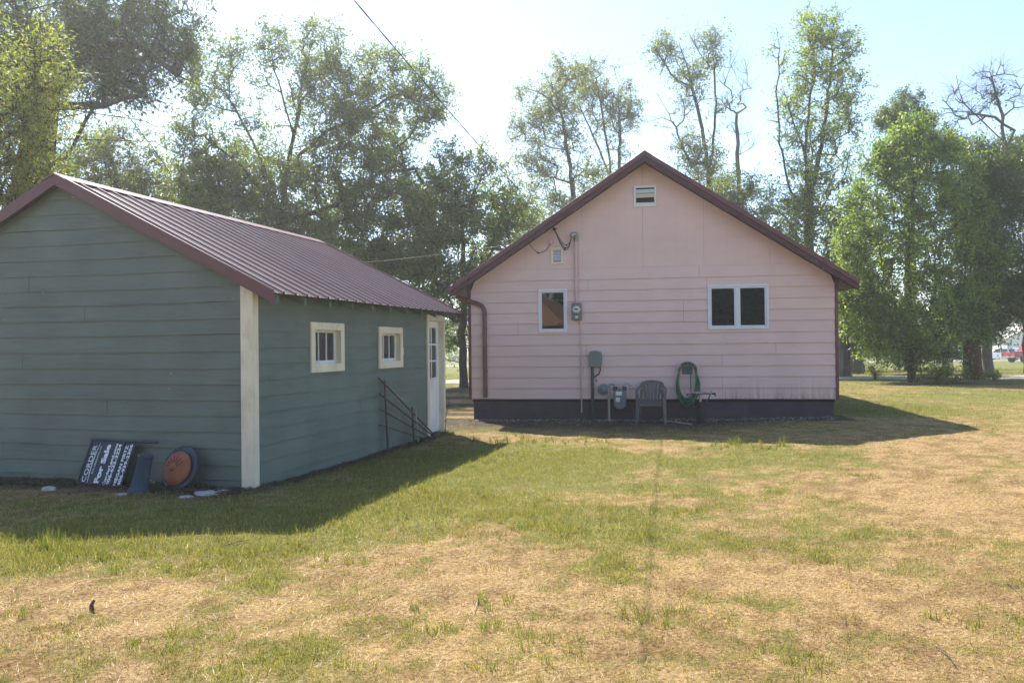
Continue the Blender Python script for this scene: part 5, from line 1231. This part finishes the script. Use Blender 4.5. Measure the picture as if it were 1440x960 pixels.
# 12 big old tree with dead top
Y = 32.5
tree('old_cottonwood_tree', 'massive old tree with red brown trunk and dead grey branches on top', [root(1369, Y), at(1366, 490, Y), at(1374, 400, Y), at(1385, 320, Y), at(1398, 260, Y), at(1412, 200, Y)], .32,
     [B_(1420, 330, Y+1.5, 60, 60, 84, 1.1), B_(1400, 270, Y+1.5, 46, 42, 60, 1.05), B_(1375, 230, Y+2, 30, 36, 34, 1), B_(1430, 215, Y+2, 40, 26, 34, .9), B_(1370, 300, Y+1, 30, 50, 36, 1), B_(1450, 260, Y+1.5, 52, 52, 54, 1.05), B_(1388, 252, Y-1, 42, 36, 40, 1), B_(1425, 235, Y-1, 34, 26, 26, .9), B_(1378, 350, Y-.6, 36, 46, 40, 1), B_(1372, 430, Y-.5, 40, 36, 40, 1.1), B_(1400, 400, Y+1, 46, 46, 62, 1.1), B_(1450, 400, Y+1, 42, 46, 54, 1), B_(1380, 450, Y+.5, 42, 30, 40, 1.05), B_(1420, 450, Y+.5, 26, 26, 24, .9), B_(1360, 400, Y, 36, 52, 40, 1), B_(1500, 330, Y+1, 60, 90, 60, 1),
      B_(1385, 120, Y, 22, 26, 22, 0), B_(1345, 140, Y, 24, 26, 22, 0), B_(1400, 110, Y, 18, 32, 18, 0), B_(1365, 160, Y, 22, 20, 16, .0), B_(1430, 130, Y, 16, 32, 12, 0), B_(1388, 140, Y, 14, 16, 6, .7), B_(1470, 130, Y, 40, 50, 20, 0)], 29,
     leaves=115, clump=.55, leaf=(.14, .06), cA=DG[0], cB=DG[1], group=G, barkm='barkred', twl=.9, twigs=7, rtip=.012, droop=.35,
     extra=[[at(1405, 230, Y), at(1425, 185, Y), at(1400, 165, Y-.3), at(1360, 158, Y-.5), at(1330, 160, Y-.5), at(1308, 165, Y-.5)], [at(1398, 260, Y), at(1416, 210, Y), at(1405, 150, Y), at(1392, 100, Y)], [at(1404, 250, Y), at(1425, 215, Y-.3), at(1460, 195, Y-.6), at(1490, 160, Y-.6)], [at(1362, 158, Y-.5), at(1350, 130, Y-.5), at(1342, 105, Y-.5)]])
Y = 35
tree('old_tree', 'grey trunk standing right behind the red brown trunk', [root(1392, Y), at(1386, 470, Y), at(1380, 380, Y), at(1376, 300, Y)], .2, [B_(1380, 330, Y, 40, 40, 24, 1.1), B_(1350, 280, Y, 30, 36, 20, 1.1), B_(1340, 360, Y, 40, 50, 26, 1.1)], 31, leaves=110, clump=.55, cA=DG[0], cB=DG[1], group=G, barkm='barkpale')
# 13 trunks just right of the house
for px, Yt, rr0, sd, lab in ((1187, 36, .26, 33, 'thick pale trunk nearest the right corner of the pink house'), (1203, 40, .34, 35, 'thick grey trunk second from the right corner of the pink house')):
    tree('old_tree', lab, [root(px, Yt), at(px-2, 440, Yt), at(px+4, 360, Yt), at(px+8, 300, Yt)], rr0, [B_(px+5, 400, Yt, 40, 46, 40, 1.1), B_(px+40, 440, Yt, 46, 36, 34, 1.1), B_(px+15, 330, Yt, 40, 40, 30, .9), B_(px+20, 470, Yt, 40, 16, 12, 1)], sd, leaves=110, clump=.55, cA=DG[0], cB=MG[1], group=G, barkm='barkpale')
# slim trunk at the right edge
tree('slim_tree', 'slim trunk cut by the right edge of the photograph', [root(1444, 38), at(1441, 440, 38), at(1446, 330, 38), at(1450, 240, 38)], .15, [B_(1460, 230, 38, 40, 40, 40, 1), B_(1480, 330, 38, 40, 60, 40, 1), B_(1425, 225, 38, 16, 30, 12, .8), B_(1436, 430, 38, 14, 22, 8, .6)], 37, leaves=100, clump=.5, cA=DG[0], cB=MG[1], group=G, barkm='barkred')
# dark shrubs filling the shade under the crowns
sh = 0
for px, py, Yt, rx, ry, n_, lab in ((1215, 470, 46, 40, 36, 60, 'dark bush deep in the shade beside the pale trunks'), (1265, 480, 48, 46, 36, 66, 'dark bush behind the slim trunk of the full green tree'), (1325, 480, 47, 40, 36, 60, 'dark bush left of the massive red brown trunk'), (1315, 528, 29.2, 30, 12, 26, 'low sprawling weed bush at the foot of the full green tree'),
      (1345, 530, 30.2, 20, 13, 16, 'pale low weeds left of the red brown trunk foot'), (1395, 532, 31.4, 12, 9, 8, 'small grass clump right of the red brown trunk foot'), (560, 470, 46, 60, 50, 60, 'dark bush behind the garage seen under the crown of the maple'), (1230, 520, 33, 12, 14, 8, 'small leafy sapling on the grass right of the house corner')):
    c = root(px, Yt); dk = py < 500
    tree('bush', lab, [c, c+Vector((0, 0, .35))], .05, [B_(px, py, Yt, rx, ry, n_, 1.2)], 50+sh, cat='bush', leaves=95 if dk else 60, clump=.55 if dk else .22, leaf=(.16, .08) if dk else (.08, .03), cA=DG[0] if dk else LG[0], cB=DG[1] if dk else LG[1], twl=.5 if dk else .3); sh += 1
# leafy weed on the creeper
q = on_shed(.075, 5.98, .12)
# far wood beyond the street
def wood(xs, y, h, label, seed):
    g = np.random.default_rng(seed); N = 52000; x = g.uniform(xs[0], xs[1], N); hh = h*(.55+.75*fbm(x*.045, x*0+seed, seed, 4)); z = hh*(1-g.random(N)**1.6*1.0); yy = y+g.normal(0, 5, N)+.0*x
    zz = z+gz(x, yy)*1.0; C_ = np.stack([x, yy, zz], 1); s = .55; d = g.normal(0, 1, (N, 3)); d /= np.linalg.norm(d, axis=1, keepdims=True); w_ = np.cross(d, g.normal(0, 1, (N, 3))); w_ /= np.linalg.norm(w_, axis=1, keepdims=True)
    V = np.stack([C_-d*s, C_+w_*s*.5, C_+d*s, C_-w_*s*.5], 1).reshape(-1, 3); cl = pick((.05,.08,.03), (.12,.14,.05), np.clip(g.normal(.5, .25, N), 0, 1))
    tag(np_mesh('distant_wood', V, np.arange(N)[:, None]*4+np.array([[0, 1, 2, 3]]), M['leaf'], np.repeat(cl, 4, 0)), label, 'wood', kind='stuff')
wood((-190, 230), 175, 9, 'distant wood closing the view beyond the street', 71)

# ------------------------------------------------------------------ beyond the street
def facing(px, Y, heading):
    p = at(px, 500, Y); return Vector((p.x, p.y, gz1(p.x, p.y)+.03)), heading
def wheel(parent, x, y, r, w):
    b = MB(); b.lathe([(r*.6, -w/2), (r*.93, -w/2), (r, -w/2+.03), (r, w/2-.03), (r*.93, w/2), (r*.6, w/2)], (x, y, r), (0, 1, 0), 20); wh = b.build('wheel', M['black'], parent, smooth='edge')
    b = MB(); s_ = 1 if y > 0 else -1; b.lathe([(r*.1, 0), (r*.58, .0), (r*.6, .02)], (x, y+s_*(w/2-.012), r), (0, s_, 0), 14); b.build('rim', M['steel'], wh, smooth='edge')
def loft(mb, secs, mi=0):
    """sections of equal point count along the car, joined and capped"""
    for a, c in zip(secs[:-1], secs[1:]): mb.hull(a, c, mi, cap=False)
    mb.poly(secs[0][::-1], mi); mb.poly(secs[-1], mi)
def sec(x, hw, zb, zs, hw2, zt): return [(x, -hw*.94, zb), (x, hw*.94, zb), (x, hw, zb+.18), (x, hw, zs-.06), (x, hw*.97, zs), (x, hw2, zt), (x, -hw2, zt), (x, -hw*.97, zs), (x, -hw, zs-.06), (x, -hw, zb+.18)]
def car(name, label, loc, hd, paintm, kind):
    t = empty(name, loc, hd); tag(t, label, 'car' if kind != 'pickup' else 'pickup truck')
    b = MB()
    if kind == 'suv':
        L = 4.7; loft(b, [sec(-2.33, .78, .42, .88, .70, .90), sec(-2.25, .88, .35, .98, .80, 1.0), sec(-2.1, .91, .30, 1.02, .88, 1.04), sec(0, .92, .26, 1.02, .89, 1.04), sec(1.0, .92, .26, 1.0, .88, 1.02), sec(1.9, .90, .28, .92, .80, .98), sec(2.3, .80, .35, .72, .66, .80)])
        body = b.build('body', paintm, t, smooth='edge')
        c = MB(); loft(c, [[(-2.22, -.80, 1.0), (-2.22, .80, 1.0), (-1.98, .62, 1.62), (-1.98, -.62, 1.62)], [(-1.4, -.84, 1.03), (-1.4, .84, 1.03), (-1.4, .65, 1.70), (-1.4, -.65, 1.70)], [(.1, -.84, 1.03), (.1, .84, 1.03), (.05, .64, 1.68), (.05, -.64, 1.68)], [(1.15, -.80, 1.0), (1.15, .80, 1.0), (.45, .60, 1.60), (.45, -.60, 1.60)]])
        c.build('cabin', paintm, t, smooth='edge')
        w_ = MB(); w_.hull([(-2.225, -.66, 1.08), (-2.225, .66, 1.08), (-2.055, .56, 1.52), (-2.055, -.56, 1.52)], [(-2.20, -.66, 1.08), (-2.20, .66, 1.08), (-2.03, .56, 1.52), (-2.03, -.56, 1.52)]); w_.build('rear_window', M['glass'], t)
        for s_ in (-1, 1):
            for xa, xb in ((-1.75, -.95), (-.85, .0), (.1, .75)):
                w_ = MB(); yb, yt = .846, .70; q = [(xa, s_*yb, 1.10), (xb+(.25 if xb > .5 else 0), s_*yb, 1.10), (xb-(.12 if xb > .5 else 0), s_*yt, 1.55), (xa+(.1 if xa < -1.5 else 0), s_*yt, 1.55)]; w_.hull(q, [(x, y-s_*.03, z) for x, y, z in q]); w_.build('side_window', M['glass'], t)
            l_ = MB(); l_.box(-2.36, -2.2, min(s_*.62, s_*.86), max(s_*.62, s_*.86), .82, 1.12); l_.build('tail_light', M['red'], t, bevel=.02)
            wheel(t, -1.4, s_*.82, .35, .22); wheel(t, 1.42, s_*.82, .35, .22)
        b = MB(); b.box(-2.38, -2.18, -.84, .84, .36, .56); b.build('bumper', M['pipe'], t, bevel=.03)
        b = MB(); b.box(-2.36, -2.335, -.26, .26, .70, .80); b.build('number_plate', M['label'], t)
    elif kind == 'pickup':
        loft(b, [sec(-2.7, .90, .55, 1.02, .88, 1.06), sec(-1.0, .94, .45, 1.06, .92, 1.10), sec(-.98, .94, .45, 1.06, .92, 1.10), sec(1.1, .94, .45, 1.06, .90, 1.10), sec(2.3, .92, .48, 1.0, .84, 1.08), sec(2.65, .84, .52, .86, .74, .95)])
        b.build('body', paintm, t, smooth='edge')
        b = MB(); b.box(-2.6, -1.0, -.80, .80, 1.102, 1.106); b.build('bed_floor', M['black'], t)
        c = MB(); loft(c, [[(-.95, -.86, 1.08), (-.95, .86, 1.08), (-.78, .66, 1.76), (-.78, -.66, 1.76)], [(.3, -.86, 1.09), (.3, .86, 1.09), (.2, .66, 1.80), (.2, -.66, 1.80)], [(1.15, -.82, 1.08), (1.15, .82, 1.08), (.55, .62, 1.74), (.55, -.62, 1.74)]]); c.build('cab', paintm, t, smooth='edge')
        for s_ in (-1, 1):
            for xa, xb in ((-.75, -.05), (.05, .75)):
                w_ = MB(); q = [(xa, s_*.868, 1.14), (xb, s_*.868, 1.14), (xb-(.2 if xb > .5 else 0), s_*.71, 1.66), (xa+(.08 if xa < -.5 else 0), s_*.71, 1.66)]; w_.hull(q, [(x, y-s_*.03, z) for x, y, z in q]); w_.build('side_window', M['glass'], t)
            l_ = MB(); l_.box(-2.74, -2.6, min(s_*.78, s_*.92), max(s_*.78, s_*.92), .72, 1.0); l_.build('tail_light', M['red'], t)
            wheel(t, -1.65, s_*.84, .40, .26); wheel(t, 1.75, s_*.84, .40, .26)
        b = MB(); b.box(-2.86, -2.68, -.88, .88, .50, .64); b.build('bumper', M['steel'], t, bevel=.03)
    else:
        loft(b, [sec(-2.2, .78, .38, .80, .70, .86), sec(-1.6, .88, .28, .92, .84, .96), sec(0, .90, .24, .92, .86, .95), sec(1.3, .88, .26, .86, .80, .90), sec(2.1, .78, .34, .66, .62, .72)]); b.build('body', paintm, t, smooth='edge')
        c = MB(); loft(c, [[(-1.75, -.78, .92), (-1.75, .78, .92), (-1.1, .58, 1.36), (-1.1, -.58, 1.36)], [(-.2, -.80, .93), (-.2, .80, .93), (-.2, .60, 1.43), (-.2, -.60, 1.43)], [(1.0, -.76, .90), (1.0, .76, .90), (.3, .56, 1.36), (.3, -.56, 1.36)]]); c.build('cabin', M['glass'], t, smooth='edge')
        for s_ in (-1, 1): wheel(t, -1.35, s_*.80, .32, .2); wheel(t, 1.35, s_*.80, .32, .2)
    return t
def carpaint(name, c):
    m, n, l, p = nodes_of(name); p.inputs['Base Color'].default_value = (*c, 1); p.inputs['Roughness'].default_value = .3; p.inputs['Coat Weight'].default_value = .6
    tc = n.new('ShaderNodeTexCoord'); q = n.new('ShaderNodeTexNoise'); q.inputs['Scale'].default_value = 5; l.new(tc.outputs['Object'], q.inputs['Vector']); r = ramp(n, [(.3, mulc(c, .9)), (.7, mulc(c, 1.05))]); l.new(q.outputs['Fac'], r.inputs[0]); l.new(r.outputs[0], p.inputs['Base Color']); return m
loc, _ = facing(1410, 112, 0); car('white_suv', 'white sport utility car parked on the far street, rear window towards us', loc, R(132), carpaint('white_car_paint', (.78,.79,.80)), 'suv')
loc, _ = facing(1452, 82, 0); car('pickup_truck', 'red pickup truck at the right edge beyond the lawn', loc, R(8), carpaint('red_truck_paint', (.42,.03,.03)), 'pickup')
loc, _ = facing(1349, 96, 0); car('parked_car', 'dark grey car half hidden left of the red brown trunk', loc, R(170), carpaint('dark_car_paint', (.05,.06,.06)), 'sedan')
# driveway under the pickup
# white house across the street
p = at(1462, 500, 136); zg = gz1(p.x, p.y); fh = empty('white_house', (p.x, p.y, zg), R(-12)); tag(fh, 'small white house with pale roof across the street at right', 'house')
b = MB(); pr = [(-5, -.2), (5, -.2), (5, 3.3), (0, 5.9), (-5, 3.3)]; b.hull([(x, 0, z) for x, z in pr], [(x, 11, z) for x, z in pr]); b.build('wall', paint('white_house_wall', (.72,.72,.72), .7, .06, 1), fh)
b = MB()
for s_ in (-1, 1): a = [(0, 5.95), (s_*5.5, 3.09), (s_*5.5, 3.27), (0, 6.13)]; b.hull([(x, -.5, z) for x, z in a], [(x, 11.5, z) for x, z in a])
b.build('roof', paint('pale_shingles', (.42,.39,.36), .8, .15, 2), fh)
b = MB(); frame_ring(b, -3, -1.6, 1, 2.3, .1, -.06, -.01); wn = b.build('window', M['white'], fh); b = MB(); b.box(-2.9, -1.7, -.035, -.03, 1.1, 2.2); b.build('pane', M['glass'], wn)
b = MB(); b.box(-.5, .45, -.06, -.005, 0, 2.05); b.build('door', M['door_white'], fh)
# what the house windows mirror: a house and trees on the plot behind the viewer
nh = empty('neighbour_house', (-13.3, -14, 0), 0); tag(nh, 'tan roofed house behind the viewer, mirrored in the left window', 'house')
b = MB(); b.hull([(-6.6, -8, -.3), (6.6, -8, -.3), (6.6, 0, -.3), (-6.6, 0, -.3)], [(-6.6, -8, 2.8), (6.6, -8, 2.8), (6.6, 0, 2.8), (-6.6, 0, 2.8)]); b.build('wall', paint('tan_wall', (.32,.25,.2), .8), nh)
b = MB(); b.hull([(-7, -8.4, 2.81), (7, -8.4, 2.81), (7, .4, 2.81), (-7, .4, 2.81)], [(-2.6, -4.1, 6.1), (2.6, -4.1, 6.1), (2.6, -3.9, 6.1), (-2.6, -3.9, 6.1)]); b.build('roof', paint('orange_brown_shingles', (.42,.22,.13), .85, .2, 3), nh)
for k, (x, y, h, lab) in enumerate(((1.2, -24, 13, 'dark tree behind the viewer mirrored in the left half of the double window'), (6.0, -25, 12, 'dark tree behind the viewer mirrored in the right half of the double window'), (3.6, -30, 14, 'tall dark tree standing farthest back behind the viewer'), (-5.5, -25, 13, 'dark tree behind the viewer mirrored at the right of the single window'), (-10.5, -26, 13, 'dark tree behind the tan roofed house mirrored in the single window'))):
    c = Vector((x, y, 0)); tree('yard_tree', lab, [c, c+Vector((0, 0, h*.5)), c+Vector((.3, 0, h*.8))], .3, [(c+Vector((0, 0, h*.5)), (4.8, 3.6, h*.5), 190, 1.3), (c+Vector((0, 1, 2.4)), (4.6, 1.6, 2.2), 90, 1.3)], 80+k, leaves=60, clump=.9, leaf=(.32, .2), cA=DG[0], cB=DG[1], twigs=4)
bpy.context.view_layer.update()

# ------------------------------------------------------------------ thin haze volume added to stand in for veiling lens glare
hz = MB(); hz.box(-690, 690, -66, 690, -3.6, 24); hm = bpy.data.materials.new('glare_haze'); hm.use_nodes = True; hn = hm.node_tree.nodes; hn.remove(hn['Principled BSDF'])
pv = hn.new('ShaderNodeVolumePrincipled'); pv.inputs['Color'].default_value = (.93, .96, 1, 1); pv.inputs['Density'].default_value = .0013; pv.inputs['Anisotropy'].default_value = .6
hm.node_tree.links.new(pv.outputs[0], hn['Material Output'].inputs['Volume'])
tag(hz.build('haze', hm), 'thin pale haze added in place of lens glare towards the sun', 'haze', kind='stuff')
